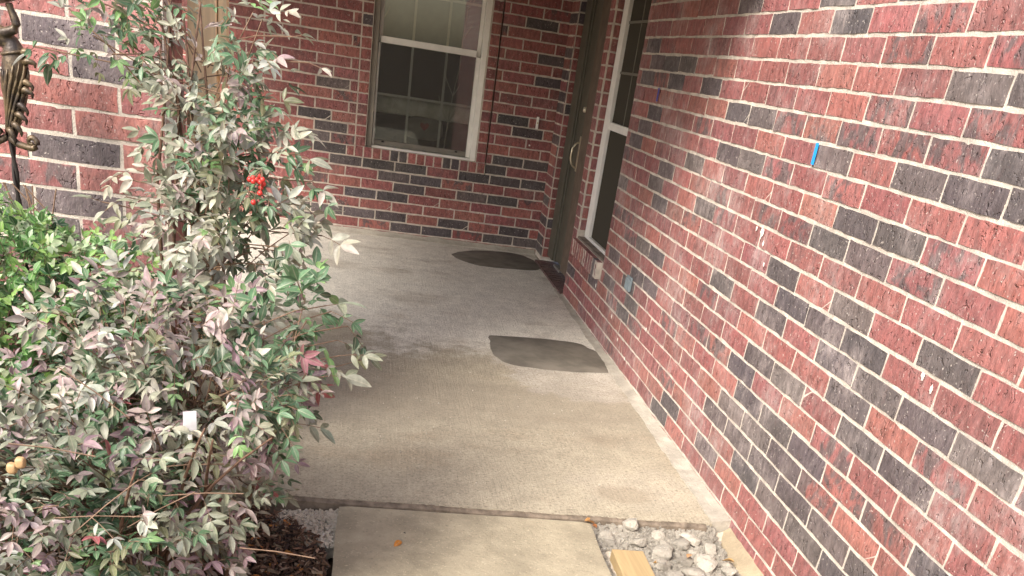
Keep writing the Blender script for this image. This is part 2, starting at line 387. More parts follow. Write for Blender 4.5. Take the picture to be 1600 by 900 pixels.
def jitter(c, a=.12):
    k = 1+random.uniform(-a, a); return tuple(max(0, x*k*(1+random.uniform(-.05, .05))) for x in c)
def wall_frame(origin, inward):      # local x along the wall, local y into the wall, z up
    iy = Vector(inward); ix = iy.cross(Vector((0, 0, 1)))
    M4 = Matrix.Identity(4)
    for i in range(3): M4[i][0], M4[i][1], M4[i][2], M4[i][3] = ix[i], iy[i], (0, 0, 1)[i], origin[i]
    return M4
class Wall:
    def __init__(s, name, frame, label, group=None):
        s.root = empty(name); tag(s.root, label, 'wall', group); s.fr = frame; s.items = []
    def course_bricks(s, u0, u1, z0, z1, zj, uj, holes=(), tone=None, darkp=.2, proud=0., half=True, span=None, bond=W):
        k0 = math.ceil((zj-z1)/H-.5); k1 = math.floor((zj-z0)/H-.5)
        for k in range(k0, k1+1):
            zc = zj-(k+.5)*H; off = (W/2 if (k % 2 == 0 and half) else 0)
            cuts = [(a, b) for (a, b, c, d) in holes if c < zc < d]
            segs = [(u0, u1)]
            for a, b in sorted(cuts):
                ns = []
                for p, q in segs:
                    if b <= p or a >= q: ns.append((p, q)); continue
                    if a > p: ns.append((p, a))
                    if b < q: ns.append((b, q))
                segs = ns
            for p, q in segs:
                n0 = math.floor((p-uj-off)/bond)
                while uj+off+n0*bond < q:
                    a = max(p, uj+off+n0*bond); b = min(q, uj+off+(n0+1)*bond); n0 += 1
                    if b-a < .028: continue
                    s.put((a+b)/2, zc, b-a, tone, darkp, proud)
    def put(s, uc, zc, ln, tone=None, darkp=.2, proud=0., hs=1., rot=0.):
        t_ = tone(uc, zc, ln) if tone else None
        if t_ is None: t_ = 1 if random.random() < darkp else (2 if random.random() < .10 else 0)
        c = jitter(random.choice(DARKS), .15) if t_ == 1 else jitter(random.choice(REDS), .14)
        al = .15 if t_ == 2 else (1. if random.random() < .75 else .7)
        lm = Matrix.Translation((uc, -.0012-proud+random.uniform(-.0009, .0009), zc+random.uniform(-.0015, .0015)))
        lm = lm @ Matrix.Rotation(random.uniform(-.012, .012), 4, 'Y') @ Matrix.Rotation(rot + (math.pi if random.random() < .5 else 0), 4, 'Y')
        sx = (ln-J)/(W-J)
        lm = lm @ Matrix.Diagonal((sx, 1, hs, 1))
        s.items.append((s.fr @ lm, random.randrange(len(BRICKS)), (*c, al)))
    def finish(s, limit=300):
        def size(it):
            c = it[0].translation; p = project(c)
            if not p or not (-20 < p[0] < 1620 and -20 < p[1] < 920): return 0
            e = project(it[0] @ Vector((W/2, 0, 0))); f_ = project(it[0] @ Vector((0, 0, H/2)))
            if not e or not f_: return 0
            return abs((e[0]-p[0])*(f_[1]-p[1]) - (e[1]-p[1])*(f_[0]-p[0]))
        s.items.sort(key=size, reverse=True)
        part = [it for it in s.items[:limit] if size(it) > 0]; rest = s.items[len(part):]
        for mw, k, c in part:
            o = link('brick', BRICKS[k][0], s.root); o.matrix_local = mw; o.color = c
        if rest:
            V, F, C = [], [], []; n0 = 0
            for mw, k, c in rest:
                A = np.array(mw); v = BRICKS[k][1] @ A[:3, :3].T + A[:3, 3]
                V.append(v); F += [tuple(i+n0 for i in q) for q in BRICKS[k][2]]; C.append(np.tile(c, (len(v), 1))); n0 += len(v)
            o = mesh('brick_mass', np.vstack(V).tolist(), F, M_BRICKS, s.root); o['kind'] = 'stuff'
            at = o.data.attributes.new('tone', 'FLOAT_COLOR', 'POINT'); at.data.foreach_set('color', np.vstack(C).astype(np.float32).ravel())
    def mortar(s, boxes, d0=.0014, d1=.12):
        mb = MB()
        for a, b, c, d in boxes: mb.box(a, b, d0, d1, c, d)
        o = mb.build('mortar', M_MORTAR, s.root); o.matrix_local = s.fr
def nearest(lst, h=.045):
    def f(u, z, ln):
        for a, b, mix_ in lst:
            if abs(b-z) < H*.5 and abs(a-u) < ln*.5: return 2 if mix_ else 1
        return 0 if random.random() < .93 else 2
    return f

# right wall: plane x = 1.421; local u runs towards the camera, so u = -y
RD = [(3.87,1.72,0),(3.51,1.66,0),(5.13,1.58,0),(5.01,1.51,0),(4.76,1.50,0),(4.50,1.51,0),(4.13,1.43,0),(4.64,1.43,0),(5.16,1.43,0),(3.77,1.35,0),(3.50,1.35,0),(3.25,1.36,1),(3.08,1.35,1),(4.89,1.28,0),(5.05,1.21,0),(5.15,1.14,0),(4.15,1.29,1),(3.11,1.71,0),(2.99,1.65,0),(2.55,1.66,1),(2.58,1.58,1),(2.23,1.51,0),(2.08,1.50,0),(2.62,1.45,1),(2.14,1.43,1),(2.75,1.36,1),(2.63,1.70,0),(3.77,1.20,0),(3.53,1.20,0),(4.14,1.13,0),(5.12,1.14,0),(4.54,1.06,0),(4.65,0.98,0),(5.28,1.05,1),(5.31,0.92,0),(4.53,0.90,0),(3.90,0.98,0),(3.69,0.98,1),(4.67,0.69,0),(4.42,0.67,0),(5.04,0.77,1),(4.92,0.69,1),(5.21,0.53,0),(3.02,0.92,0),(4.74,0.54,0),(3.06,1.05,1),(2.85,1.27,0),(2.04,1.35,0),(2.36,1.28,0),(2.10,1.27,0),(1.95,1.27,0),(2.50,1.35,1),(2.63,1.13,0),(2.36,1.13,0),(2.74,1.05,0),(2.49,1.05,0),(2.13,1.12,1),(2.79,1.35,1),(3.03,1.33,1),(2.30,1.06,1),(2.89,0.90,0),(3.53,0.74,0),(4.66,0.53,0),(4.41,0.52,0),(4.85,0.46,0),(5.19,0.38,0),(4.67,0.37,0),(4.82,0.30,0),(3.14,0.54,0),(3.09,0.60,0),(6.24,0.24,0),(3.35,0.52,1),(3.12,0.45,0),(5.43,0.25,0),(3.90,0.23,1),(2.98,0.88,0),(2.43,1.03,0),(2.89,0.82,0),(3.02,0.75,0),(2.62,0.81,0),(2.48,0.89,0),(2.36,0.82,0),(2.49,0.74,0),(2.24,0.74,0),(2.36,0.68,0),(3.02,0.59,0),(2.77,0.60,0),(3.09,0.51,0),(3.03,0.45,0),(2.08,0.89,0),(2.06,0.77,0),(2.85,0.46,0),(3.03,0.38,0),(3.84,0.14,0),(3.96,0.04,0),(2.75,0.58,0),(3.28,0.29,0),(3.15,0.38,0),(3.04,0.28,0),(2.89,0.37,0),(2.76,0.44,0),(3.32,0.13,0),(2.91,0.20,0),(2.79,0.29,0),(2.64,0.37,0),(2.51,0.44,0),(2.64,0.21,0),(2.53,0.29,0),(2.38,0.20,0),(2.31,0.30,0),(2.20,0.21,0),(2.44,0.39,1),(2.33,0.38,1),(1.98,0.74,0),(1.90,0.87,0),(1.73,0.74,0),(2.24,0.59,0),(1.99,0.60,0),(1.83,0.66,1),(2.25,0.43,1),(2.02,0.44,1),(2.29,0.36,0),(2.20,0.28,0),(2.08,0.28,0),(1.80,0.44,0)]
BD = [(-0.48,0.70,0),(-0.39,0.62,0),(-0.17,0.77,0),(-0.22,0.69,1),(-0.22,0.55,0),(0.05,0.54,0),(0.29,0.54,0),(0.11,0.46,0),(0.37,0.46,0),(0.28,0.39,0),(0.10,0.31,0),(0.36,0.31,0),(-0.15,0.16,0),(0.10,0.16,0),(0.36,0.16,0),(0.28,0.07,0),(0.51,0.09,0),(-0.48,0.09,0),(-0.57,0.17,0),(-0.36,0.85,0),(-0.40,0.39,1),(0.80,0.54,0),(1.06,0.53,0),(1.32,0.53,0),(0.79,0.38,0),(1.05,0.37,0),(1.31,0.38,1),(1.16,0.91,0),(1.07,0.99,0),(1.31,0.69,0),(1.07,0.68,0),(0.95,0.83,1),(0.87,0.15,0),(1.35,0.15,0),(1.05,0.08,0),(1.32,0.07,0),(0.55,0.09,0),(1.00,0.60,0),(1.16,1.66,0),(1.35,1.44,0),(1.32,1.29,0),(-0.35,1.08,0),(-0.25,1.00,1)]
PD = [(-0.92,1.30,0),(-0.63,1.22,0),(-0.72,1.22,0),(-0.78,0.99,0),(-0.94,1.00,0),(-0.86,0.91,1),(-0.94,0.84,0),(-0.87,0.76,0),(-0.74,0.76,1),(-1.03,0.83,0)]
ZR, YR = 1.8466, 5.2842
frR = wall_frame((1.421, 0, 0), (1, 0, 0))
rw = Wall('brick_wall', frR, 'long red brick wall at right with black bricks and pale joints')
toneR = lambda u, z, ln: nearest(RD)(-u, z, ln)
WIN = (-6.16, -5.36, .335, 2.15); DOOR = (-7.46, -6.30, .035, 2.15); JAM = (-7.8, -7.46, -.1, 2.8)
rw.course_bricks(-6.30, .9, -.06, 2.52, ZR, -YR, (WIN,), toneR)
rw.course_bricks(-7.46, -6.30, 2.15, 2.52, ZR, -YR, (), None)
for k in range(12):                  # rowlock sill under the narrow window
    uc = -6.17 + (k+.5)*.0655
    rw.put(uc, .375, .115, lambda *a: 1 if random.random() < .15 else 0, proud=.028, hs=.83, rot=math.pi/2)
rw.mortar([(-6.30, -6.16, -.12, 2.6), (-6.16, -5.36, -.12, .43), (-6.16, -5.36, 2.15, 2.6), (-5.36, .9, -.12, 2.6), (-7.46, -6.30, 2.15, 2.6)])
rw.finish()
mb = MB(); mb.box(-6.165, -5.383, -.0282, .003, .328, .4245); o = mb.build('sill_mortar', M_MORTAR, rw.root); o.matrix_local = frR
# window reveal bricks (end faces of the pier), seen past the frame
frJ = wall_frame((0, 6.155, 0), (0, 1, 0))
for k in range(36):
    zc = ZR-(k+.5)*H
    if .44 < zc < 2.1:
        o = link('brick', BRICKS[k % 10][0], rw.root); o.matrix_local = frJ @ Matrix.Translation((1.456, .003, zc)) @ Matrix.Diagonal((.19, 1, 1, 1))
        o.color = (*jitter(random.choice(REDS)), 1)

# back wall: plane y = 7.755
ZB, XB = 1.6429, -.2715
frB = wall_frame((0, 7.755, 0), (0, 1, 0))
bw = Wall('brick_wall', frB, 'back brick wall of the porch around the white window')
hole = (-.083, .95, .575, 2.45)
toneB = nearest(BD)
bw.course_bricks(-2.6, 1.47, .0, 2.52, ZB, XB+W/2, (hole,), toneB)
bw.course_bricks(-.083, 0, .66, 2.2, ZB, -.083, (), lambda *a: None, .12)
bw.course_bricks(.868, .948, .66, 2.2, ZB, .868, (), lambda *a: None, .12)
bw.course_bricks(-.083, .95, 2.2, 2.5, ZB, XB, (), None)
for k in range(15):
    uc = -.083 + (k+.5)*1.033/15
    bw.put(uc, .617, .085, lambda *a: 1 if random.random() < .25 else 0, proud=.012, hs=.87, rot=math.pi/2)
mb = MB(); mb.box(-.083, .95, -.0105, .003, .576, .656); o = mb.build('sill_mortar', M_MORTAR, bw.root); o.matrix_local = frB
bw.mortar([(-2.6, -.083, -.12, 2.6), (-.083, 0, .575, 2.2), (.868, .944, .575, 2.2), (-.083, .95, -.12, .655), (.956, 1.6, -.12, 2.6), (-.083, .95, 2.2, 2.6)])
bw.finish()
# short return beside the door and its reveal
frC = wall_frame((1.455, 0, 0), (1, 0, 0))
rt = Wall('brick_wall', frC, 'narrow brick return in the dark corner beside the door')
rt.course_bricks(-7.75, -7.455, .05, 2.5, ZR+.02, -7.75, (), None, .3, half=False)
rt.mortar([(-7.75, -7.46, -.1, 2.6)])
frD = wall_frame((0, 7.452, 0), (0, 1, 0))
for k in range(36):
    zc = ZR+.02-(k+.5)*H
    if .05 < zc < 2.5: rt.items.append((frD @ Matrix.Translation((1.494, .002, zc)) @ Matrix.Diagonal((.24, 1, 1, 1)), k % 10, (*jitter(random.choice(DARKS if random.random() < .3 else REDS)), 1)))
rt.finish()
# brick pillar at left
BP = 3.032; ZP, XP = 1.409, -.8978
frP = wall_frame((0, BP, 0), (0, 1, 0))
pl = Wall('brick_pillar', frP, 'red brick pillar at left behind the bronze figure', None); pl.root['category'] = 'pillar'
pl.course_bricks(-2.2, -.58, -.05, 2.5, ZP, XP+W*.25-W/2, (), nearest(PD))
frS = wall_frame((-.58, 0, 0), (-1, 0, 0))
save = pl.fr; pl.fr = frS
pl.course_bricks(BP+.066, BP+.30, -.05, 2.5, ZP, BP+.066, (), None, .25, half=False)
pl.fr = save
mb = MB(); mb.box(-2.2, -.5815, .0014, .296, -.12, 2.6); o = mb.build('mortar', M_MORTAR, pl.root); o.matrix_local = frP
pl.finish()

# ------------------------------------------------------------------ unseen porch roof
rf = empty('unseen_porch_roof'); tag(rf, 'flat brown soffit and fascia of the unseen porch roof above the slab', 'roof')  # out of view; lowered and darkened to shade the back corner
MB().box(-1.95, 2.4, 3.63, 8.4, 2.16, 2.26).build('unseen_soffit', M_UNSEEN_ROOF, rf)
MB().box(-1.95, 1.38, 3.57, 3.625, 1.99, 2.66).build('unseen_fascia', M_UNSEEN_ROOF, rf)

# ------------------------------------------------------------------ back window
def pane(name, parent, x0, x1, y, z0, z1, mat, th=.004): return MB().box(x0, x1, y, y+th, z0, z1).build(name, mat, parent)
bwn = empty('sash_window', (0, 7.80, .64)); tag(bwn, 'white double hung window with grid bars in the back wall', 'window')
def wadd(name, mat, boxes, par=bwn, bevel=.003):
    mb = MB()
    for b in boxes: mb.box(b[0], b[1], b[2]-7.80, b[3]-7.80, b[4]-.64, b[5]-.64)
    return mb.build(name, mat, par, bevel)
wadd('frame', M_WHITE, [(.825, .866, 7.795, 7.90, .645, 2.18), (.045, .825, 7.795, 7.90, .645, .672), (.045, .825, 7.795, 7.90, 2.14, 2.18)])
wadd('side_jamb', M_TAUPE, [(.003, .044, 7.79, 7.90, .645, 2.18)])
ls = wadd('lower_sash', M_WHITE, [(.047, .062, 7.815, 7.845, .674, 1.395), (.79, .823, 7.815, 7.845, .674, 1.395), (.062, .79, 7.815, 7.845, 1.395, 1.44)])
wadd('bottom_rail', M_TAUPE, [(.064, .788, 7.818, 7.842, .676, .715)], ls)
wadd('latch', M_BLACK, [(.12, .14, 7.812, 7.817, .70, .712), (.70, .72, 7.812, 7.817, .70, .712)], ls, 0)
us = wadd('upper_sash', M_WHITE, [(.047, .075, 7.855, 7.885, 1.40, 2.135), (.795, .823, 7.855, 7.885, 1.40, 2.135)])
wadd('pane', M_GLASS, [(.062, .79, 7.833, 7.837, .715, 1.395)], ls, 0)
wadd('pane', M_GLASS, [(.075, .795, 7.868, 7.872, 1.40, 2.135)], us, 0)
wadd('insect_screen', M_SCREEN, [(.064, .788, 7.8065, 7.8085, .676, 1.393)], bwn, 0)
M_MUNT = plain('grid_bar', (.82, .79, .73), .5, .3, .05)
for x in (.305, .565):
    wadd('grid_bar', M_MUNT, [(x-.009, x+.009, 7.840, 7.848, .716, 1.394)], ls, 0); wadd('grid_bar', M_MUNT, [(x-.009, x+.009, 7.875, 7.882, 1.44, 2.13)], us, 0)
wadd('grid_bar', M_MUNT, [(.063, .789, 7.8385, 7.8395, 1.035, 1.052)], ls, 0); wadd('grid_bar', M_MUNT, [(.076, .794, 7.8735, 7.8745, 1.735, 1.752)], us, 0)
# what stands behind the glass
M_DARKROOM = plain('dim_room_paint', (.12, .11, .095), .9, .1, .1, 4)
rm = MB()
rm.box(-.6, 1.5, 9.4, 9.45, .3, 2.5); rm.box(-.65, -.6, 7.95, 9.45, .3, 2.5); rm.box(1.5, 1.55, 7.95, 9.45, .3, 2.5); rm.box(-.65, 1.55, 7.95, 9.45, .25, .30); rm.box(-.65, 1.55, 7.95, 9.45, 2.5, 2.55)
tag(rm.build('room_interior', M_DARKROOM), kind='structure')
bl = empty('roller_blind', (.43, 8.0, 1.40)); tag(bl, 'grey roller blind hanging behind the upper panes of the back window', 'blind')
MB().box(-.46, .46, 0, .002, 0, .78).build('fabric', plain('blind_fabric', (.38, .41, .42), .9, .1, .06), bl)
MB().tube([(-.46, .004, 0), (.46, .004, 0)], .008).build('hem_bar', M_TAUPE, bl)
M_CLOTH = plain('pale_cloth', (.80, .76, .68), .9, .1, .2, 14, .5, 30, dist=.01); M_CLOTHD = plain('dark_cloth', (.06, .055, .05), .9, .1, .3, 14, .5, 30, dist=.01)
def cushion(name, c, sx, sy, sz, mat, par=None, ripple=.02):
    v, f = [], []; nu, nv = 26, 14
    for j in range(nv+1):
        for i in range(nu):
            a = 2*math.pi*i/nu; b = -math.pi/2+math.pi*j/nv
            e = lambda t_, p_: math.copysign(abs(t_)**p_, t_)
            x, y, z = e(math.cos(b), .6)*e(math.cos(a), .6), e(math.cos(b), .6)*e(math.sin(a), .8), e(math.sin(b), .6)
            k = 1+ripple*4*noise.noise(Vector((x*2+c[0]*9, y*2, z*2)))
            v.append((c[0]+sx*x*k, c[1]+sy*y*k, c[2]+sz*z*k))
    for j in range(nv):
        for i in range(nu): f.append((j*nu+i, j*nu+(i+1) % nu, (j+1)*nu+(i+1) % nu, (j+1)*nu+i))
    return mesh(name, v, f, mat, par, True)
tag(cushion('folded_blanket', (.40, 8.0, .965), .66, .05, .062, M_CLOTH), 'crumpled pale blanket lying behind the lower panes of the window', 'blanket')
cs = cushion('cushion', (.45, 7.965, .83), .15, .04, .085, plain('grey_cloth', (.30, .28, .25), .9, .1, .2, 14)); tag(cs, 'small grey cushion with a red heart behind the window', 'cushion')
hv = []
for k in range(24):
    a = 2*math.pi*k/24; hv.append((.45+.0022*16*math.sin(a)**3, 7.918, .85+.0022*(13*math.cos(a)-5*math.cos(2*a)-2*math.cos(3*a)-math.cos(4*a))))
n_ = len(hv); mesh('heart', hv+[(x, 7.935, z) for x, y, z in hv], [tuple(range(n_))] + [(i, (i+1) % n_, n_+(i+1) % n_, n_+i) for i in range(n_)], plain('red_felt', (.30, .03, .025), .9, .1), cs)
tag(cushion('dark_sofa', (.45, 8.5, .62), .62, .28, .26, M_CLOTHD), 'dark upholstered sofa back inside the window', 'sofa')
M_PALEST = plain('whitened_twig', (.62, .58, .52), .8, .2, .1, 40)
def branchy(name, label, base, seed, h, lean, n=7):
    r_ = random.Random(seed); mb = MB(); p = Vector(base); pts = [p.copy()]
    for k in range(6):
        p = p + Vector((lean/6+r_.uniform(-.02, .02), r_.uniform(-.005, .005), h/6)); pts.append(p.copy())
    mb.tube(pts, [.006-.0006*k for k in range(7)], 6)
    for k in range(n):
        q = pts[r_.randrange(1, 6)]; s_ = r_.choice((-1, 1)); l_ = r_.uniform(.08, .22)
        mb.tube([q, q+Vector((s_*l_*.35, 0, l_*.6)), q+Vector((s_*l_*.5, 0, l_))], [.004, .003, .002], 5)
    tag(mb.build(name, M_PALEST), label, 'branch')
branchy('dried_branch', 'pale dried branch at right behind the window panes', (.62, 7.94, .70), 3, 1.2, .14, 9)
branchy('dried_branch', 'pale dried branch at left behind the upper panes', (.06, 7.94, 1.3), 8, .75, .10, 8)
# doorbell plate, screw
bb = empty('doorbell', (1.318, 7.75, 1.005)); tag(bb, 'small white doorbell button plate on the dark back wall', 'doorbell')
MB().box(-.010, .010, -.012, 0, -.045, .045).build('plate', M_WHITE, bb, .003); MB().tube([(0, -.011, .0), (0, -.017, .0)], .006, 12).build('button', plain('cream_button', (.6, .5, .3), .4), bb)
ss = MB().tube([(1.28, 7.752, .835), (1.28, 7.738, .835)], .006, 10).build('screw', M_WHITE); tag(ss, 'tiny pale screw head in the back wall under the doorbell', 'screw')
# dark open joint beside the window
MB().box(.9485, .9520, .002, .02, .60, 2.2).build('open_joint', plain('dirty_joint', (.09, .06, .05), .9, .1, .3, 9), bw.root).matrix_local = frB

# ------------------------------------------------------------------ door
dr = empty('front_door', (1.53, 7.1, .06)); tag(dr, 'grey green front door with brass handle in a deep brick recess', 'door')
def dadd(name, mat, boxes, par=dr, bevel=.004):
    mb = MB()
    for b in boxes: mb.box(b[0]-1.53, b[1]-1.53, b[2]-7.1, b[3]-7.1, b[4]-.06, b[5]-.06)
    return mb.build(name, mat, par, bevel)
dadd('casing', M_DOOR, [(1.500, 1.60, 7.24, 7.444, .06, 2.15)])
dadd('casing_lip', M_DOOR, [(1.512, 1.60, 7.20, 7.238, .06, 2.15)])
leaf = dadd('door_leaf', M_DOOR, [(1.522, 1.565, 6.955, 7.196, .075, 2.12)])
dadd('dark_gap_strip', M_BLACK, [(1.535, 1.60, 6.885, 6.953, .06, 2.15)], dr, 0)  # black strip filling the gap beside the door leaf
dadd('near_jamb', M_DOORB, [(1.500, 1.60, 6.30, 6.883, .06, 2.15)])
dadd('threshold_bar', plain('grey_metal', (.32, .31, .29), .4, .5, metal=.6), [(1.49, 1.60, 6.86, 7.10, .045, .062)], dr, .004)
hx = 1.522-1.53
hd = MB(); hp = []
for k in range(13):
    a = math.pi*k/12; hp.append((hx-.012-.045*math.sin(a), 6.975-7.1, .87+.085*math.cos(a)-.06))
hd.tube(hp, .0075, 8).build('handle', M_BRASS, leaf, 0, True)
MB().box(hx-.010, hx+.001, 6.958-7.1, 6.990-7.1, .76-.06, 1.0-.06).build('handle_plate', M_BRASS, leaf, .003)
MB().tube([(hx, 6.965-7.1, 1.115), (hx-.022, 6.965-7.1, 1.115)], [.02, .017], 14).build('deadbolt', plain('bright_brass', (.7, .64, .5), .3, .5, metal=.7), leaf, 0, True)
# brick threshold
th = empty('door_threshold', (1.46, 6.9, 0)); tag(th, 'wet looking brick threshold at the foot of the front door', 'threshold')
MB().box(1.418-1.46, 1.60-1.46, 6.305-6.9, 7.45-6.9, -.10, .012).build('mortar_bed', M_MORTAR, th)
for k in range(15):
    o = link('brick', BRICKS[k % 10][0], th); y = 6.315+(k+.5)*.0753
    o.matrix_local = Matrix.Translation((1.500-1.46, y-6.9, .018)) @ Matrix.Rotation(math.pi/2, 4, 'Z') @ Matrix.Rotation(-math.pi/2, 4, 'X') @ Matrix.Rotation(math.pi/2, 4, 'Y') @ Matrix.Diagonal((.78, 1, 1, 1))
    o.color = (*jitter((.12, .065, .055)), 1)

# ------------------------------------------------------------------ narrow window in the right wall
nw = empty('narrow_window', (1.47, 5.76, .44)); tag(nw, 'narrow white framed window with dark screen in the right wall', 'window')
def nadd(name, mat, boxes, par=nw, bevel=.003):
    mb = MB()
    for b in boxes: mb.box(b[0]-1.47, b[1]-1.47, b[2]-5.76, b[3]-5.76, b[4]-.44, b[5]-.44)
    return mb.build(name, mat, par, bevel)
nadd('frame', M_WHITE, [(1.468, 1.53, 6.03, 6.15, .442, 2.14), (1.468, 1.53, 5.37, 5.42, .442, 2.14), (1.468, 1.53, 5.42, 6.03, .442, .462)])
nadd('meeting_rail', M_WHITE, [(1.476, 1.52, 5.42, 6.03, 1.115, 1.16)])
nadd('insect_screen', M_SCREEN2, [(1.488, 1.490, 5.42, 6.03, .462, 1.115)], nw, 0)
nadd('insect_screen', M_SCREEN2, [(1.492, 1.494, 5.42, 6.03, 1.16, 2.14)], nw, 0)
nadd('pane', M_GLASS, [(1.515, 1.518, 5.42, 6.03, .462, 2.14)], nw, 0)
M_MUN2 = plain('dim_grid_bar', (.17, .16, .13), .6, .2, .05)
nadd('grid_bar', M_MUN2, [(1.4895, 1.4915, 5.735, 5.750, 1.16, 2.13)], nw, 0)
for z in (1.43, 1.70): nadd('grid_bar', M_MUN2, [(1.4865, 1.4895, 5.42, 6.03, z, z+.014)], nw, 0)
nadd('dark_backing', M_BLACK, [(1.56, 1.57, 5.36, 6.16, .43, 2.15)], nw, 0)  # black sheet standing in for the unlit room behind the glass
MB().box(1.425, 1.56, 5.365, 6.15, .425, .4405).build('sill_bed', plain('dusty_sill', (.22, .18, .15), .9, .1, .3, 15, .4, 90), rw.root)

# ------------------------------------------------------------------ little things on the right wall
def wallbit(name, y0, y1, z0, z1, th, mat, label, cat, tilt=0):
    mb = MB().box(-th, 0, -(y1-y0)/2, (y1-y0)/2, -(z1-z0)/2, (z1-z0)/2); o = mb.build(name, mat)
    o.location = (1.414, (y0+y1)/2, (z0+z1)/2); o.rotation_euler = (tilt, 0, 0); tag(o, label, cat); return o
wallbit('tape_strip', 2.972, 2.990, 1.246, 1.311, .0015, plain('blue_tape', (.02, .30, .80), .5, .4, .05), 'bright blue tape strip stuck beside a black brick', 'tape')
wallbit('tape_strip', 4.872, 4.892, 1.330, 1.392, .0015, plain('dull_blue_tape', (.08, .09, .36), .6, .3, .05), 'dull violet blue tape strip high on the wall near the window', 'tape')
vt = empty('weep_vent', (1.414, 4.735, .455)); tag(vt, 'small grey ribbed plastic weep vent set low in the right wall', 'vent')
M_VENT = plain('grey_vent_plastic', (.17, .21, .23), .5, .4, .08)
MB().box(-.006, .004, -.045, .045, .022, .036).build('cap', M_VENT, vt, .002)
for k in range(4): MB().box(-.012, .004, -.044+k*.0245, -.032+k*.0245, -.036, .022).build('rib', M_VENT, vt, .002)
def splat(name, y, z, r_, label, seed, group=None):
    rr = random.Random(seed); n = 14; v = [(1.4135, y, z)]
    for k in range(n):
        a = 2*math.pi*k/n; q = r_*rr.uniform(.35, 1.2); v.append((1.416, y+q*.6*math.cos(a), z+q*math.sin(a)))
    o = mesh(name, v, [(0, k+1, (k+1) % n+1) for k in range(n)], M_SPL); o['label'] = label; o.parent = rw.root
M_SPL = plain('white_splash', (.75, .72, .66), .8, .2, .1)
for k, (y, z, r_) in enumerate([(3.235, .985, .025), (3.29, .99, .013), (3.20, .955, .012), (2.05, .845, .015), (2.0, .83, .012), (3.15, .89, .01), (4.3, .33, .012), (4.95, .22, .018), (4.75, .145, .016), (4.55, .10, .014), (5.42, .285, .018)]):
    splat('paint_splash', y, z, r_, 'white paint splash on the right wall', 20+k)

# ------------------------------------------------------------------ post, lumber, rubble
po = empty('wooden_post', (-.545, 3.515, 0)); tag(po, 'raw pine post behind the tall shrub beside the brick pillar', 'post')
MB().box(-.045, .045, -.045, .045, 0, 2.155).build('timber', M_POST, po, .004)
MB().box(.048, .075, -.03, .03, 1.22, 2.155).build('batten', M_POST, po, .003)
st = MB().box(-.056, .056, -.45, .45, -.022, .022).build('lumber_block', M_STAKE, None, .003); st.location = (.962, 2.195, -.042); st.rotation_euler = (0, 0, R(-1.0)); tag(st, 'tan lumber block lying beside the walkway in the rubble', 'lumber')
def rock(seed, mat):
    rr = random.Random(seed); bm = bmesh.new(); bmesh.ops.create_icosphere(bm, subdivisions=2, radius=1)
    o3 = Vector((rr.uniform(0, 90), rr.uniform(0, 90), 0)); planes = [(Vector((rr.gauss(0, 1), rr.gauss(0, 1), rr.gauss(0, 1))).normalized(), rr.uniform(.45, .8)) for _ in range(11)]
    for v in bm.verts:
        for pn, d in planes:
            e = v.co.dot(pn)-d
            if e > 0: v.co -= pn*e
        v.co *= 1+.20*noise.noise(v.co*1.7+o3)+.16*noise.noise(v.co*4.0+o3)
    me = D.meshes.new('rubble_stone'); bm.to_mesh(me); bm.free(); me.materials.append(mat); return me
ROCKS = [rock(i, M_STONE) for i in range(9)]
placed = []
big = [(1.25, 2.78, .04), (1.14, 2.72, .036), (1.31, 2.55, .036), (1.17, 2.62, .034), (1.08, 2.58, .04), (.93, 2.77, .036), (1.235, 2.60, .050), (1.10, 2.66, .045), (1.035, 2.74, .036), (1.17, 2.53, .045), (1.30, 2.72, .036), (1.20, 2.74, .036), (1.27, 2.50, .030), (1.13, 2.80, .034), (.965, 2.80, .030), (1.06, 2.83, .028), (1.33, 2.62, .026), (1.02, 2.862, .036), (1.10, 2.50, .034), (.93, 2.74, .026), (1.19, 2.43, .036)]
def put_rock(x, y, r_):
    o = link('rubble_stone', random.choice(ROCKS)); o.location = (x, y, -.060+r_*.62 + (.03 if (x, y) == (1.02, 2.862) else 0)); o.scale = (r_*random.uniform(.85, 1.2), r_*random.uniform(.8, 1.1), r_*random.uniform(.6, .85))
    o.rotation_euler = (random.uniform(-.4, .4), random.uniform(-.4, .4), random.uniform(0, 6.28)); placed.append((x, y, r_))
    if (x, y) == (1.02, 2.862): tag(o, 'lone grey rubble stone perched against the front edge of the slab', 'stone'); o.location = (1.02, 2.818, -.006)
    else:
        size = 'large' if r_ > .033 else ('middling' if r_ > .02 else 'small')
        where = 'against the front edge of the slab' if y > 2.74 else ('beside the tan lumber block' if x < 1.09 else ('along the wall footing' if x > 1.24 else 'in the middle of the rubble bed'))
        tag(o, '%s grey broken concrete stone %s' % (size, where), 'stone', 'rubble stones beside the walkway')
for x, y, r_ in big: put_rock(x, y, r_)
tries = 0
while len(placed) < 260 and tries < 20000:
    tries += 1; x, y, r_ = random.uniform(.90, 1.34), random.uniform(2.0, 2.835), random.choice((.009, .012, .015, .019, .024))
    if .89 < x < 1.03 and y < 2.72: continue
    if all((x-a)**2+(y-b)**2 > (.72*(r_+c))**2 for a, b, c in placed): put_rock(x, y, r_)
V, F = [], []
rv = [np.array([v.co[:] for v in me.vertices]) for me in [rock(50+i, M_STONE) for i in range(1)]]
cube = np.array([(-1,-1,-1),(1,-1,-1),(1,1,-1),(-1,1,-1),(-.8,-.8,.8),(.7,-.8,.9),(.8,.7,.7),(-.7,.8,1)]); cf = [(0,3,2,1),(4,5,6,7),(0,1,5,4),(1,2,6,5),(2,3,7,6),(3,0,4,7)]
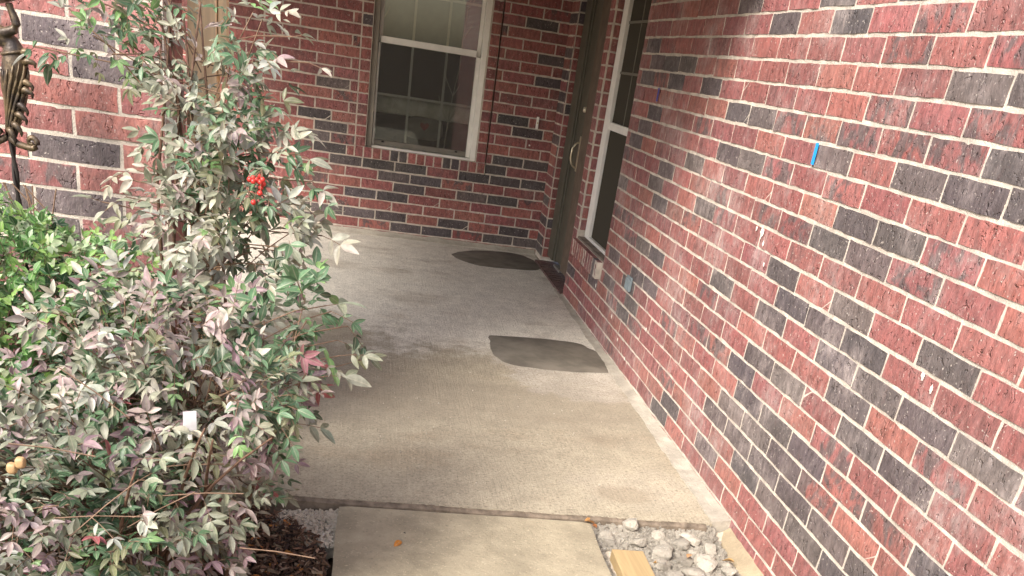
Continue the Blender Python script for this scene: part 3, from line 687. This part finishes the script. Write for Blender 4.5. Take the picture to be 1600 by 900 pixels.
def scatter_bits(name, n, region, size, mat, zf):
    V, F = [], []
    for k in range(n):
        x, y = region(); s_ = random.uniform(*size); q = Matrix.Rotation(random.uniform(0, 6.28), 3, Vector((random.gauss(0, 1), random.gauss(0, 1), random.gauss(0, 1))).normalized())
        c = Vector((x, y, zf(x, y)+s_*.5)); n0 = len(V)
        for p in cube: V.append(tuple(c + q @ Vector((p[0]*s_, p[1]*s_*random.uniform(.6, 1), p[2]*s_*.7))))
        F += [tuple(i+n0 for i in f_) for f_ in cf]
    return mesh(name, V, F, mat)
def reg_gravel():
    while True:
        x, y = random.uniform(.88, 1.36), random.uniform(1.8, 2.85)
        if not (.895 < x < 1.03 and y < 2.70): return x, y
tag(scatter_bits('gravel', 7000, reg_gravel, (.003, .011), M_STONE, lambda x, y: -.058+.035*max(0, (y-2.76)/.09)), 'fine grey gravel between the rubble stones', 'gravel', kind='stuff')
tag(scatter_bits('concrete_crumbs', 900, lambda: (random.uniform(-.2, .0), random.uniform(2.56, 2.82)), (.002, .007), M_FOOT, lambda x, y: -.030+.10*min(0, x)), 'loose crumbs on the broken concrete left of the walkway', 'crumbs', kind='stuff')
tag(scatter_bits('grit', 260, lambda: (random.uniform(-.15, 1.3), random.uniform(2.9, 6.5)), (.0012, .0032), M_STONE, lambda x, y: .0), 'fine grit strewn over the porch slab', 'grit', kind='stuff')
bedm = grid_sheet('rubble_bed', .874, 1.40, 1.2, 2.851, 30, 60, lambda x, y, i, j: -.060+.030*max(0, (y-2.76)/.09)+.010*noise.noise(Vector((x*25, y*25, 2))), M_FOOT, .03); tag(bedm, kind='structure')

# ------------------------------------------------------------------ leaves
def leaf_shape(wid, fold, droop, n=4):
    V, F, U = [(0, 0, 0)], [], [(.5, 0)]
    prof = [0, .72, 1., .78, .40, 0][:n+1] if n == 4 else [0, .6, .95, 1., .8, .5, 0]
    k = len(prof)-1
    for i in range(1, k):
        t_ = i/k; hw = wid*prof[i]*.5; z = -droop*t_*t_
        V += [(-hw, t_, z+fold*hw), (0, t_, z), (hw, t_, z+fold*hw)]; U += [(0, t_), (.5, t_), (1, t_)]
    V.append((0, 1, -droop)); U.append((.5, 1)); e = len(V)-1
    F += [(0, 2, 1), (0, 3, 2)]
    for i in range(k-2): a = 1+i*3; F += [(a, a+1, a+4, a+3), (a+1, a+2, a+5, a+4)]
    a = 1+(k-2)*3; F += [(a, a+1, e), (a+1, a+2, e)]
    return np.array(V, float), F, U
SHAPES = [leaf_shape(.36, .5, .10, 6), leaf_shape(.42, .35, .22, 6), leaf_shape(.32, .6, .02, 6), leaf_shape(.40, .7, .15, 6), leaf_shape(.38, .2, .32, 6)]
OVAL = [leaf_shape(.50, .3, .12, 6), leaf_shape(.46, .5, .2, 6), leaf_shape(.55, .2, .05, 6)]
def leaf_data(shape, mat, name):
    V, F, U = shape; me = D.meshes.new(name); me.from_pydata(V.tolist(), [], F); me.update(); me.materials.append(mat)
    uv = me.uv_layers.new(name='leaf_uv')
    for l_ in me.loops: uv.data[l_.index].uv = U[l_.vertex_index]
    me.polygons.foreach_set('use_smooth', [True]*len(me.polygons)); return me
def basis(d, nrm):
    y = Vector(d).normalized(); x = y.cross(Vector(nrm)); 
    if x.length < 1e-4: x = y.cross(Vector((1, 0, .1)))
    x.normalize(); z = x.cross(y); return Matrix((x, y, z)).transposed()
class Plant:
    def __init__(s, name, loc, label, cat, shapes, mp, ms):
        s.root = empty(name, loc); tag(s.root, label, cat); s.loc = Vector(loc); s.L = []; s.tw = MB(); s.shapes = shapes
        s.dat = [leaf_data(q, mp, 'leaf') for q in shapes]; s.ms = ms
    def leaf(s, p, d, nrm, ln, col, score): s.L.append((Vector(p), basis(d, nrm), ln, random.randrange(len(s.shapes)), col, score))
    def cane(s, pts, r0, r1, mat=M_CANE, name='cane'):
        n = len(pts); mb = MB().tube([Vector(p)-s.loc for p in pts], [r0+(r1-r0)*i/(n-1) for i in range(n)], 7); return mb.build(name, mat, s.root, 0, True)
    def twig(s, pts, r_): s.tw.tube([Vector(p)-s.loc for p in pts], r_, 4, False)
    def finish(s, limit=300, twigmat=M_TWIG):
        def key(it):
            p = project(it[0])
            if not p or not (0 < p[0] < 1600 and 0 < p[1] < 900): return 0
            return it[2]/p[2]*(.3+it[5])
        s.L.sort(key=key, reverse=True)
        for p, b, ln, k, c, _ in s.L[:limit]:
            o = link('leaf', s.dat[k], s.root); o.matrix_local = Matrix.Translation(p-s.loc) @ (b*ln).to_4x4(); o.color = (*c, 1)
        rest = s.L[limit:]; V, F, C, U = [], [], [], []; n0 = 0
        for p, b, ln, k, c, _ in rest:
            sv, sf, su = s.shapes[k]; v = sv @ (np.array(b)*ln).T + np.array(p-s.loc)
            V.append(v); F += [tuple(i+n0 for i in q) for q in sf]; C.append(np.tile((*c, 1), (len(v), 1))); n0 += len(v)
            for q in sf: U += [su[i] for i in q]
        o = mesh('leaf_mass', np.vstack(V).tolist(), F, s.ms, s.root, True); o['kind'] = 'stuff'
        o.data.attributes.new('tone', 'FLOAT_COLOR', 'POINT').data.foreach_set('color', np.vstack(C).astype(np.float32).ravel())
        o.data.uv_layers.new(name='leaf_uv').data.foreach_set('uv', np.array(U, np.float32).ravel())
        if s.tw.v: t_ = s.tw.build('twigs', twigmat, s.root); t_['kind'] = 'stuff'
PAL = {'sage': (.20, .215, .145), 'pale': (.30, .285, .215), 'rose': (.27, .205, .19), 'mauve': (.20, .125, .14), 'green': (.075, .155, .07), 'lime': (.14, .27, .08), 'deep': (.045, .085, .04), 'red': (.30, .07, .08), 'silver': (.27, .28, .235), 'olive': (.15, .155, .075)}
PAL = {k: tuple(min(.60, .82*c*1.27 + .18*1.27*sum(v)/3) for c in v) for k, v in PAL.items()}
def pick(weights):
    ks = list(weights); return PAL[random.choices(ks, [weights[k] for k in ks])[0]]
def rnd_unit():
    while True:
        v = Vector((random.uniform(-1, 1), random.uniform(-1, 1), random.uniform(-1, 1)))
        if .05 < v.length < 1: return v.normalized()
TOCAM = lambda p: (CAM-p).normalized()
def frond(pl_, p, out, wts, ln=.048, n=None, score=.5, twig_from=None, face=.45):
    """one compound leaf: a thin stalk with paired leaflets and a tip leaflet"""
    n = n or random.choice((1, 1, 2, 2, 3)); col = pick(wts)
    d = (out*.8 + Vector((0, 0, random.uniform(-.55, .35))) + rnd_unit()*.45).normalized()
    nr = (Vector((0, 0, 1))*.75 + TOCAM(p)*face + rnd_unit()*.55).normalized()
    side = d.cross(nr).normalized(); q = p.copy(); step = ln*random.uniform(.55, .8)
    sz = ln*random.uniform(.75, 1.3)
    for k in range(n):
        q2 = q + d*step
        for s_ in (-1, 1):
            if random.random() < .08: continue
            c = jitter(col, .16); dl = (d*random.uniform(.35, .8) + side*s_ + rnd_unit()*.22 + Vector((0, 0, -.18))).normalized()
            pl_.leaf(q2, dl, (nr + rnd_unit()*.4).normalized(), sz*random.uniform(.72, 1.05), c, score)
        if score > .35: pl_.twig([q, q2], .0009)
        q = q2; d = (d + Vector((0, 0, -.10))).normalized()
    pl_.leaf(q, (d + rnd_unit()*.2).normalized(), (nr + rnd_unit()*.3).normalized(), sz*random.uniform(.95, 1.25), jitter(col, .14), score)
    if twig_from is not None: pl_.twig([twig_from, (twig_from+p)/2 + Vector((0, 0, .01)), p], .0016)
def fill(pl_, c, rad, n, wts, ln=.048, rmin=.55, flat=0., twigs=.12, core=None, clump=.5):
    c = Vector(c); rad = Vector(rad); seed = random.uniform(0, 50)
    k = 0; tries = 0
    while k < n and tries < n*12:
        tries += 1
        u = rnd_unit(); r_ = random.uniform(rmin**3, 1)**(1/3)
        lump = 1+.30*noise.noise(u*2.1+Vector((seed, 0, 0)))+.12*noise.noise(u*5+Vector((seed, 3, 0)))
        p = c + Vector((u.x*rad.x, u.y*rad.y, u.z*rad.z))*r_*lump
        if p.z < -.03 or (clump and noise.noise(p*9+Vector((seed, 7, 1))) < -.42+.3*(1-clump)): continue
        if pl_.root.name == 'tall_shrub' and abs(p.x+.395) < .05 and p.z > 1.24 and random.random() < .85: k += .5; continue   # gap between the two leafy tops
        if p.y > 2.95 and p.x < -.54: p.y = 2.95-random.uniform(0, .12)
        out = Vector((u.x/rad.x, u.y/rad.y, u.z/rad.z)).normalized()
        vis = max(0, out.dot(TOCAM(p)))*(1 if r_ > .8 else .4)
        # the mix of leaf colours drifts from clump to clump across the shrub
        g_ = noise.noise(p*4.2+Vector((3, seed, 0)))
        ww = {q: w_*(1+max(-.8, (3.0*g_ if q in ('green', 'lime', 'deep', 'olive') else -1.6*g_))) for q, w_ in wts.items()}
        frond(pl_, p, out, ww, ln, None, vis, (core if core is not None else c)+Vector((rnd_unit()*.05)) if random.random() < twigs else None)
        k += 1

# tall shrub with the red berries, in front of the pillar and the post
T1 = Plant('tall_shrub', (-.42, 2.55, -.1), 'tall thin shrub with pale green leaves and red berries before the pillar', 'shrub', SHAPES, M_LEAF, M_LEAFS)
wt = {'sage': 3.2, 'pale': 2.0, 'silver': 1.8, 'green': 2.3, 'lime': .35, 'rose': .7, 'deep': .3, 'olive': .5}
fill(T1, (-.40, 2.58, 1.28), (.13, .11, .07), 44, wt, .032, .1, core=Vector((-.44, 2.6, 1.25)))
fill(T1, (-.30, 2.58, 1.34), (.095, .12, .12), 54, wt, .033, .1, core=Vector((-.36, 2.6, 1.25)))
fill(T1, (-.62, 2.60, 1.31), (.19, .10, .065), 66, wt, .031, .05, core=Vector((-.50, 2.6, 1.24)))
fill(T1, (-.55, 2.60, 1.41), (.14, .10, .05), 40, wt, .031, .05, core=Vector((-.45, 2.6, 1.3)))
fill(T1, (-.36, 2.55, 1.20), (.12, .13, .10), 95, {**wt, 'green': 2.4}, .033, .1, core=Vector((-.38, 2.58, 1.1)))
fill(T1, (-.42, 2.52, 1.10), (.11, .10, .10), 90, {**wt, 'green': 3}, .034, .1, core=Vector((-.42, 2.55, 1.0)))
fill(T1, (-.31, 2.50, 1.06), (.155, .14, .12), 150, wt, .034, .1, core=Vector((-.36, 2.55, .95)))
fill(T1, (-.33, 2.46, .92), (.20, .15, .11), 190, {**wt, 'deep': 1, 'green': 2.2}, .034, .1, core=Vector((-.36, 2.5, .82)))
for (x, y, z) in [(-.62, 2.58, 1.0), (-.60, 2.6, .95), (-.66, 2.6, .93), (-.58, 2.6, 1.02), (-.10, 2.5, 1.00), (-.08, 2.5, 1.06), (-.12, 2.5, 1.12), (-.07, 2.52, .97), (-.14, 2.5, 1.38), (-.10, 2.5, 1.33), (-.80, 2.62, 1.27), (-.05, 2.5, .93), (-.13, 2.5, 1.18)]:
    p = Vector((x-(.045 if x > -.4 else 0), y, z)); o_ = Vector((1 if x > -.4 else -1, -.3, 0)).normalized()
    frond(T1, p, o_, {'pale': 2, 'silver': 1, 'sage': 1}, .046, random.choice((1, 2)), .8, Vector((-.36, 2.56, z-.04)))
for k in range(7):
    b0 = Vector((-.40+random.uniform(-.07, .07), 2.56+random.uniform(-.05, .05), -.1)); tx = Vector((random.choice((-.6, -.5, -.42, -.33, -.25)), 2.58, random.uniform(1.25, 1.45)))
    pts = [b0.lerp(tx, t_/7) + Vector((.025*math.sin(t_*1.3+k), .012*math.cos(t_+k), 0)) + Vector((0, 0, 0)) for t_ in range(8)]
    T1.cane(pts, .008, .0025)
M_BERRY = plain('red_berry', (.50, .035, .028), .4, .5, .1, 60, .02)
bme = D.meshes.new('berry'); bm = bmesh.new(); bmesh.ops.create_uvsphere(bm, u_segments=8, v_segments=6, radius=.0065); bm.to_mesh(bme); bm.free(); bme.materials.append(M_BERRY); bme.polygons.foreach_set('use_smooth', [True]*len(bme.polygons))
for k in range(11):
    o = link('berry', bme, T1.root); p = Vector((-.248, 2.36, 1.055)) + Vector((random.uniform(-.017, .017), random.uniform(-.012, .012), random.uniform(-.025, .022)*(1 if k < 9 else 1.7))); o.location = p-T1.loc
    T1.twig([Vector((-.238, 2.37, 1.09)), p], .0008)
T1.finish()

# wide low shrub in the foreground
T2 = Plant('low_shrub', (-.5, 2.15, -.1), 'wide low shrub with grey mauve and green leaves in front of the slab', 'shrub', SHAPES, M_LEAF, M_LEAFS)
w2 = {'sage': 3, 'rose': 2.6, 'pale': 1.3, 'silver': 1.3, 'mauve': 1.3, 'green': 2.3, 'deep': .7, 'lime': .3, 'red': .12, 'olive': .6}
wg = {**w2, 'green': 4, 'sage': 3, 'lime': .8, 'deep': 1.4, 'rose': 1.4}
fill(T2, (-.63, 2.06, .26), (.36, .40, .37), 1500, w2, .033, .5, core=Vector((-.5, 2.15, .3)))
fill(T2, (-.33, 2.20, .62), (.25, .26, .18), 460, w2, .034, .3, core=Vector((-.36, 2.2, .5)))
fill(T2, (-.88, 1.98, .27), (.36, .34, .30), 860, wg, .034, .5, core=Vector((-.7, 2.1, .3)))
fill(T2, (-.58, 2.13, .18), (.22, .30, .27), 520, wg, .034, .35, core=Vector((-.4, 2.2, .1)))
fill(T2, (-.50, 2.25, .70), (.22, .22, .10), 250, {**w2, 'rose': 5}, .033, .3, core=Vector((-.5, 2.2, .5)))
fill(T2, (-.36, 2.12, .42), (.17, .2, .18), 170, w2, .035, .3, core=Vector((-.3, 2.2, .4)))
fill(T2, (-.14, 2.30, .75), (.11, .13, .09), 46, {'green': 3, 'deep': 2, 'sage': 1, 'lime': 1}, .042, .1, core=Vector((-.2, 2.25, .65)))
for (x, y, z, wts) in [(-.02, 2.35, .70, {'deep': 1, 'sage': 1}), (.005, 2.35, .74, {'deep': 1, 'green': 1}), (-.01, 2.35, .66, {'sage': 1, 'deep': 1}), (-.03, 2.3, .62, {'sage': 1, 'olive': 1}), (-.08, 2.3, .60, {'mauve': 1, 'red': .5}), (-.10, 2.25, .56, {'mauve': 1}), (-.07, 2.2, .52, {'sage': 1, 'silver': 1}), (-.05, 2.3, .80, {'green': 1, 'sage': 1}), (-.11, 2.2, .42, {'mauve': 1, 'rose': 1}), (-.13, 2.2, .36, {'sage': 1}), (-.04, 2.4, .76, {'green': 1}), (.0, 2.4, .62, {'olive': 1})]:
    frond(T2, Vector((x-(.05 if z < .6 else .02), y, z)), Vector((.9, -.1, -.15)).normalized(), wts, .050, random.choice((1, 2, 2)), .9, Vector((-.22, 2.25, z-.05)))
for (x, y, z) in [(-.115, 2.15, .715), ]:
    for a_, l_ in ((.5, .045), (-.5, .055), (-1.5, .05), (-2.3, .04), (1.6, .035)): T2.leaf((x, y, z), (Vector((math.cos(a_), -.3, math.sin(a_))) + rnd_unit()*.25).normalized(), (TOCAM(Vector((x, y, z)))+rnd_unit()*.5).normalized(), l_, jitter((.33, .15, .16)), .9)
for k in range(16):
    b0 = Vector((-.52+random.uniform(-.2, .2), 2.2+random.uniform(-.15, .15), -.1)); a = random.uniform(0, 6.28)
    tx = Vector((-.5+.40*math.cos(a), 2.12+.34*math.sin(a), random.uniform(.35, .72)))
    pts = [b0.lerp(tx, t_/6) + Vector((0, 0, .09*math.sin(math.pi*t_/6))) for t_ in range(7)]; T2.cane(pts, .007, .002)
for k in range(26):                  # bare stalks standing out of the leaves
    a = Vector((random.uniform(-.85, -.2), random.uniform(1.7, 2.0), random.uniform(.1, .68))); d = Vector((random.uniform(-1, 1), random.uniform(-.3, .1), random.uniform(-.3, .5))).normalized()
    T2.twig([a, a+d*.08, a+d*.17+Vector((0, 0, -.008))], .0014)
T2.finish()

# glossy ground cover at left, below the bronze figure
T3 = Plant('glossy_groundcover', (-1.15, 2.6, -.1), 'glossy bright green ivy like mound below the bronze figure', 'plant', OVAL, M_LEAFG, M_LEAFGS)
PAL.update({'jgreen': (.10, .215, .065), 'jlime': (.20, .33, .09), 'jdeep': (.035, .095, .035), 'jpale': (.32, .40, .24)})
w3 = {'jgreen': 4, 'jlime': 2.6, 'jdeep': 1.0, 'jpale': 2.4}
fill(T3, (-.91, 2.56, .60), (.37, .30, .27), 1900, w3, .026, .75, core=Vector((-1.0, 2.6, .4)), twigs=.05, clump=0)
fill(T3, (-1.25, 2.50, .60), (.34, .30, .27), 700, w3, .026, .75, core=Vector((-1.2, 2.6, .4)), twigs=.05, clump=0)
fill(T3, (-1.0, 2.56, .52), (.36, .28, .25), 500, {'jdeep': 3, 'jgreen': 1}, .032, .6, twigs=.0, clump=0)
for k in range(8):
    a = Vector((-.88+random.uniform(-.05, .06), 2.8, .72)); T3.twig([a, a+Vector((random.uniform(-.07, .03), 0, .09)), a+Vector((random.uniform(-.12, .05), .02, .19))], .002)
for k in range(5):
    a = Vector((-.70+random.uniform(-.04, .04), 2.72, .74)); T3.twig([a, a+Vector((random.uniform(-.1, .13), -.02, .02)), a+Vector((random.uniform(-.14, .16), -.03, .035))], .0028)
T3.finish()
SEED = plain('tan_seed', (.40, .26, .13), .5, .4, .1)
for k, p in enumerate([(-.612, 1.72, .585), (-.628, 1.72, .572)]):
    o = cushion('seed_pod', (0, 0, 0),   .0095, .009, .011, SEED); o.location = p; tag(o, 'plump tan seed pod among the leaves, the %s of two' % ('upper' if k == 0 else 'lower'), 'seed pod', 'tan seed pods in the low shrub')
# plant label
pt = empty('plant_tag', (-.335, 1.93, .60), R(25)); tag(pt, 'white plastic plant tag stuck among the leaves of the low shrub', 'tag')
MB().box(-.014, .014, -.0006, .0006, -.01, .036).build('card', plain('white_plastic', (.66, .67, .68), .4), pt); MB().box(-.004, .004, -.0008, .0008, -.03, -.0105).build('spike', plain('white_plastic_spike', (.8, .8, .8), .4), pt)

# ------------------------------------------------------------------ mulch and fallen leaves
chip = np.array([(-1, -.35, 0), (1, -.25, .1), (.9, .35, .05), (-.9, .3, .12), (0, 0, .30)]); chf = [(0, 1, 4), (1, 2, 4), (2, 3, 4), (3, 0, 4), (3, 2, 1, 0)]
V, F, C = [], [], []
for k in range(8200):
    x, y = (random.uniform(-1.3, -.02), random.uniform(1.3, 2.84)) if k < 5200 else (random.uniform(-.42, -.015), random.uniform(2.15, 2.80))
    if x > -.03-.20*max(0, (y-2.55)/.25) + .03*noise.noise(Vector((y*12, x*12, 0))): continue
    s_ = random.uniform(.006, .020); q = np.array(Matrix.Rotation(random.uniform(0, 6.28), 3, 'Z') @ Matrix.Rotation(random.gauss(0, .5), 3, 'X') @ Matrix.Rotation(random.gauss(0, .4), 3, 'Y'))
    n0 = len(V); v = (chip*[s_, s_*random.uniform(.5, 1.2), s_]) @ q.T + [x, y, -.085+random.uniform(0, .035) + (.035 if x > -.35 else 0)]
    V += v.tolist(); F += [tuple(i+n0 for i in f_) for f_ in chf]
    c = random.choice([(.06, .035, .022), (.10, .06, .038), (.16, .10, .065), (.04, .026, .02), (.23, .17, .12), (.12, .07, .045)] + ([(.42, .18, .05)] if random.random() < .2 else [])); C += [(*jitter(c, .3), 1)]*5
tm = NT('bark_chips'); tm.fin(tm.n('ShaderNodeAttribute', attribute_name='tone').outputs['Color'], .85, tm.bump(tm.noise(tm.pos(), 120, 4), .4, .003), .2)
mu = mesh('mulch', V, F, tm.m); tag(mu, 'dark bark mulch and dead leaf litter under the shrubs', 'mulch', kind='stuff')
mu.data.attributes.new('tone', 'FLOAT_COLOR', 'POINT').data.foreach_set('color', np.array(C, np.float32).ravel())
FL = leaf_data(leaf_shape(.5, .5, .12, 6), M_LEAF, 'fallen_leaf'); FC = leaf_data(leaf_shape(.4, 1.0, .35, 6), M_LEAF, 'fallen_leaf')
for me, p, rz, ln, c, lab in [(FL, (.195, 2.585, -.006), 2.5, .040, (.50, .20, .03), 'curled orange leaf lying alone on the walkway'),
                              (FC, (.21, 2.64, -.009), .6, .014, (.03, .02, .015), 'tiny dark leaf scrap on the walkway above the orange leaf'),
                              (FC, (.85, 2.815, -.006), -1.2, .055, (.50, .27, .10), 'tan curled leaf at the corner of walkway and rubble'),
                              (FL, (.895, 2.80, -.022), .4, .040, (.32, .13, .05), 'brown leaf tucked between walkway corner and rubble'),
                              (FL, (1.17, 2.60, -.012), -.7, .040, (.52, .30, .15), 'peach coloured dry leaf in the middle of the rubble'),
                              (FC, (1.345, 2.60, -.02), .9, .045, (.40, .25, .10), 'dry tan leaf in the rubble next to the wall footing'),
                              (FL, (1.07, 2.46, -.02), 1.8, .030, (.45, .14, .05), 'rust red leaf in the rubble beside the lumber block'),
                              (FC, (1.045, 2.58, -.03), -1.5, .05, (.42, .24, .08), 'thin straw coloured leaf right of the lumber block')]:
    o = link('fallen_leaf', me); o.location = p; o.rotation_euler = (random.uniform(-.2, .2), random.uniform(-.3, .3), rz); o.scale = (ln,)*3; o.color = (*c, 1); tag(o, lab, 'leaf')

# ------------------------------------------------------------------ bronze garden figure on a twisted stake
fg = empty('bronze_figure', (-.93, 2.83, -.1)); tag(fg, 'weathered bronze garden figure holding a basin on a twisted stake', 'statue')
def skin(name, chains, mat, par, sub=2):
    verts, edges, rad, idx = [], [], [], {}
    for ch in chains:
        prev = None
        for p, r_ in ch:
            k = tuple(round(x, 4) for x in p)
            if k not in idx: idx[k] = len(verts); verts.append(p); rad.append(r_)
            if prev is not None: edges.append((prev, idx[k]))
            prev = idx[k]
    me = D.meshes.new(name); me.from_pydata(verts, edges, []); o = link(name, me, par); me.materials.append(mat)
    md = o.modifiers.new('skin', 'SKIN'); md.use_smooth_shade = True
    for i, v in enumerate(me.skin_vertices[0].data):
        v.radius = (rad[i] if isinstance(rad[i], tuple) else (rad[i], rad[i])); v.use_root = i == 0
    s_ = o.modifiers.new('subdivision', 'SUBSURF'); s_.levels = sub; s_.render_levels = sub
    return o
RADS = [(1.126, -.010, .009), (1.15, -.008, .012), (1.20, -.003, .019), (1.25, .004, .027), (1.29, .012, .032), (1.315, .015, .0315), (1.345, .014, .0265), (1.36, .008, .022)]
def at_z(z):
    for (z0, x0, r0), (z1, x1, r1) in zip(RADS, RADS[1:]):
        if z0 <= z <= z1: q = (z-z0)/(z1-z0); return x0+(x1-x0)*q, r0+(r1-r0)*q
    return (RADS[0] if z < RADS[0][0] else RADS[-1])[1:]
bd = MB()
bd.tube([(x, 0, z) for z, x, r_ in RADS] + [(-.006, 0, 1.368), (-.020, 0, 1.376), (-.036, 0, 1.388), (-.046, 0, 1.397)], [r_ for z, x, r_ in RADS] + [.024, .025, .020, .011], 16)
bd.lathe([(0, -.024), (.012, -.021), (.020, -.010), (.0215, .002), (.018, .014), (.009, .022), (0, .024)], (-.058, -.002, 1.418), 14)
bd.tube([(-.020, -.010, 1.378), (.004, -.018, 1.384), (.029, -.022, 1.394), (.034, -.022, 1.404), (.030, -.022, 1.420), (.022, -.020, 1.440), (.018, -.018, 1.452)], [.014, .0125, .0115, .0115, .0105, .0085, .010], 12)
bd.tube([(-.036, .004, 1.384), (-.060, .006, 1.376), (-.085, .006, 1.40), (-.05, 0, 1.45)], [.014, .013, .011, .008], 12)
bo = bd.build('body', M_BRONZE, fg, 0, True)
rm_ = bo.modifiers.new('remesh', 'REMESH'); rm_.mode = 'VOXEL'; rm_.voxel_size = .0028; rm_.use_smooth_shade = True
sm_ = bo.modifiers.new('smooth', 'SMOOTH'); sm_.factor = .5; sm_.iterations = 5
bt = MB().tube([(at_z(1.338)[0] + .0285*math.cos(2*math.pi*k/24), -.0285*math.sin(2*math.pi*k/24), 1.338+.007*math.cos(2*math.pi*k/24)) for k in range(25)], .0045, 6); bt.build('sash', M_BRONZE, fg, 0, True)
dp = MB()
for k in range(14):                  # raised folds of the skirt, sweeping down and round to the scrolls
    a = -2.9+k*.43; pts, rr = [], []
    for t_ in range(12):
        s_ = t_/11; z = 1.305+.012*math.sin(a*2)-.165*s_; cx, r_ = at_z(z); aa = a+1.1*s_
        pts.append((cx+.006*math.sin(3.4*s_)+(r_+.001)*math.cos(aa), -(r_+.001)*math.sin(aa), z)); rr.append((.0058 if k % 3 else .004)*(1-.35*s_)*(.35+min(1, s_*4)*.65))
    dp.tube(pts, rr, 6)
dp.build('skirt_folds', M_BRONZE, fg, 0, True)
for (x0, z0, s_, r0) in [(-.012, 1.128, 1, .017), (-.02, 1.13, -1, .017)]:
    pts = [(x0, -.008, z0), (x0+s_*.020, -.012, z0-.013), (x0+s_*.038, -.012, z0-.017)]
    cx, cz = x0+s_*.055, z0-.003
    for k in range(16):
        a = -1.9+k*.52; q = r0*(1-k/19); pts.append((cx+s_*q*math.cos(a), -.012, cz+q*math.sin(a)))
    MB().tube(pts, [.0095-.0003*k for k in range(len(pts))], 8).build('scroll', M_BRONZE, fg, 0, True)
for (x0, z0, ang, l_) in [(.048, 1.335, .5, .026), (.052, 1.318, .05, .028), (.044, 1.27, -.3, .026), (.040, 1.25, -.2, .028), (.028, 1.215, -.6, .028), (.022, 1.19, -.5, .028), (.012, 1.165, -.8, .028), (-.030, 1.24, 3.5, .03), (-.035, 1.2, 3.8, .03), (-.035, 1.16, 4.0, .03), (.0, 1.15, -1.1, .03), (-.02, 1.145, -2.0, .03)]:
    e = Vector((math.cos(ang), -.15, math.sin(ang)))*l_; p0 = Vector((x0-.010, -.015, z0))
    MB().tube([p0, p0+e*.35+Vector((0, -.004, .006)), p0+e*.8+Vector((0, 0, .003)), p0+e, p0+e*.95+Vector((0, 0, -.010))], [.009, .009, .007, .005, .002], 6).build('acanthus_leaf', M_BRONZE, fg, 0, True)
bs = MB().lathe([(.010, -.002), (.024, .002), (.048, .012), (.058, .022), (.062, .024), (.058, .018), (.04, .010), (.0, .008)], (-.012, -.01, 1.450), 22); bs.build('basin', M_BRONZE, fg, 0, True)
be = MB()
for k in range(16): a = k*.3927; be.lathe([(0, -.006), (.008, -.003), (.009, .002), (.005, .007), (0, .008)], (-.012+.059*math.cos(a), -.01+.059*math.sin(a), 1.472), 6)
be.build('rim_beads', M_BRONZE, fg, 0, True)
sk = MB()
for ph in (0, math.pi):
    sk.tube([(-.012+.020*(t_/60)+.0042*math.cos(ph+t_*.62), .0042*math.sin(ph+t_*.62), 1.132-.0185*t_) for t_ in range(64)], .0052, 6)
sk.build('twisted_stake', plain('dark_iron', (.035, .03, .028), .5, .4, .2, 30, metal=.4), fg, 0, True)
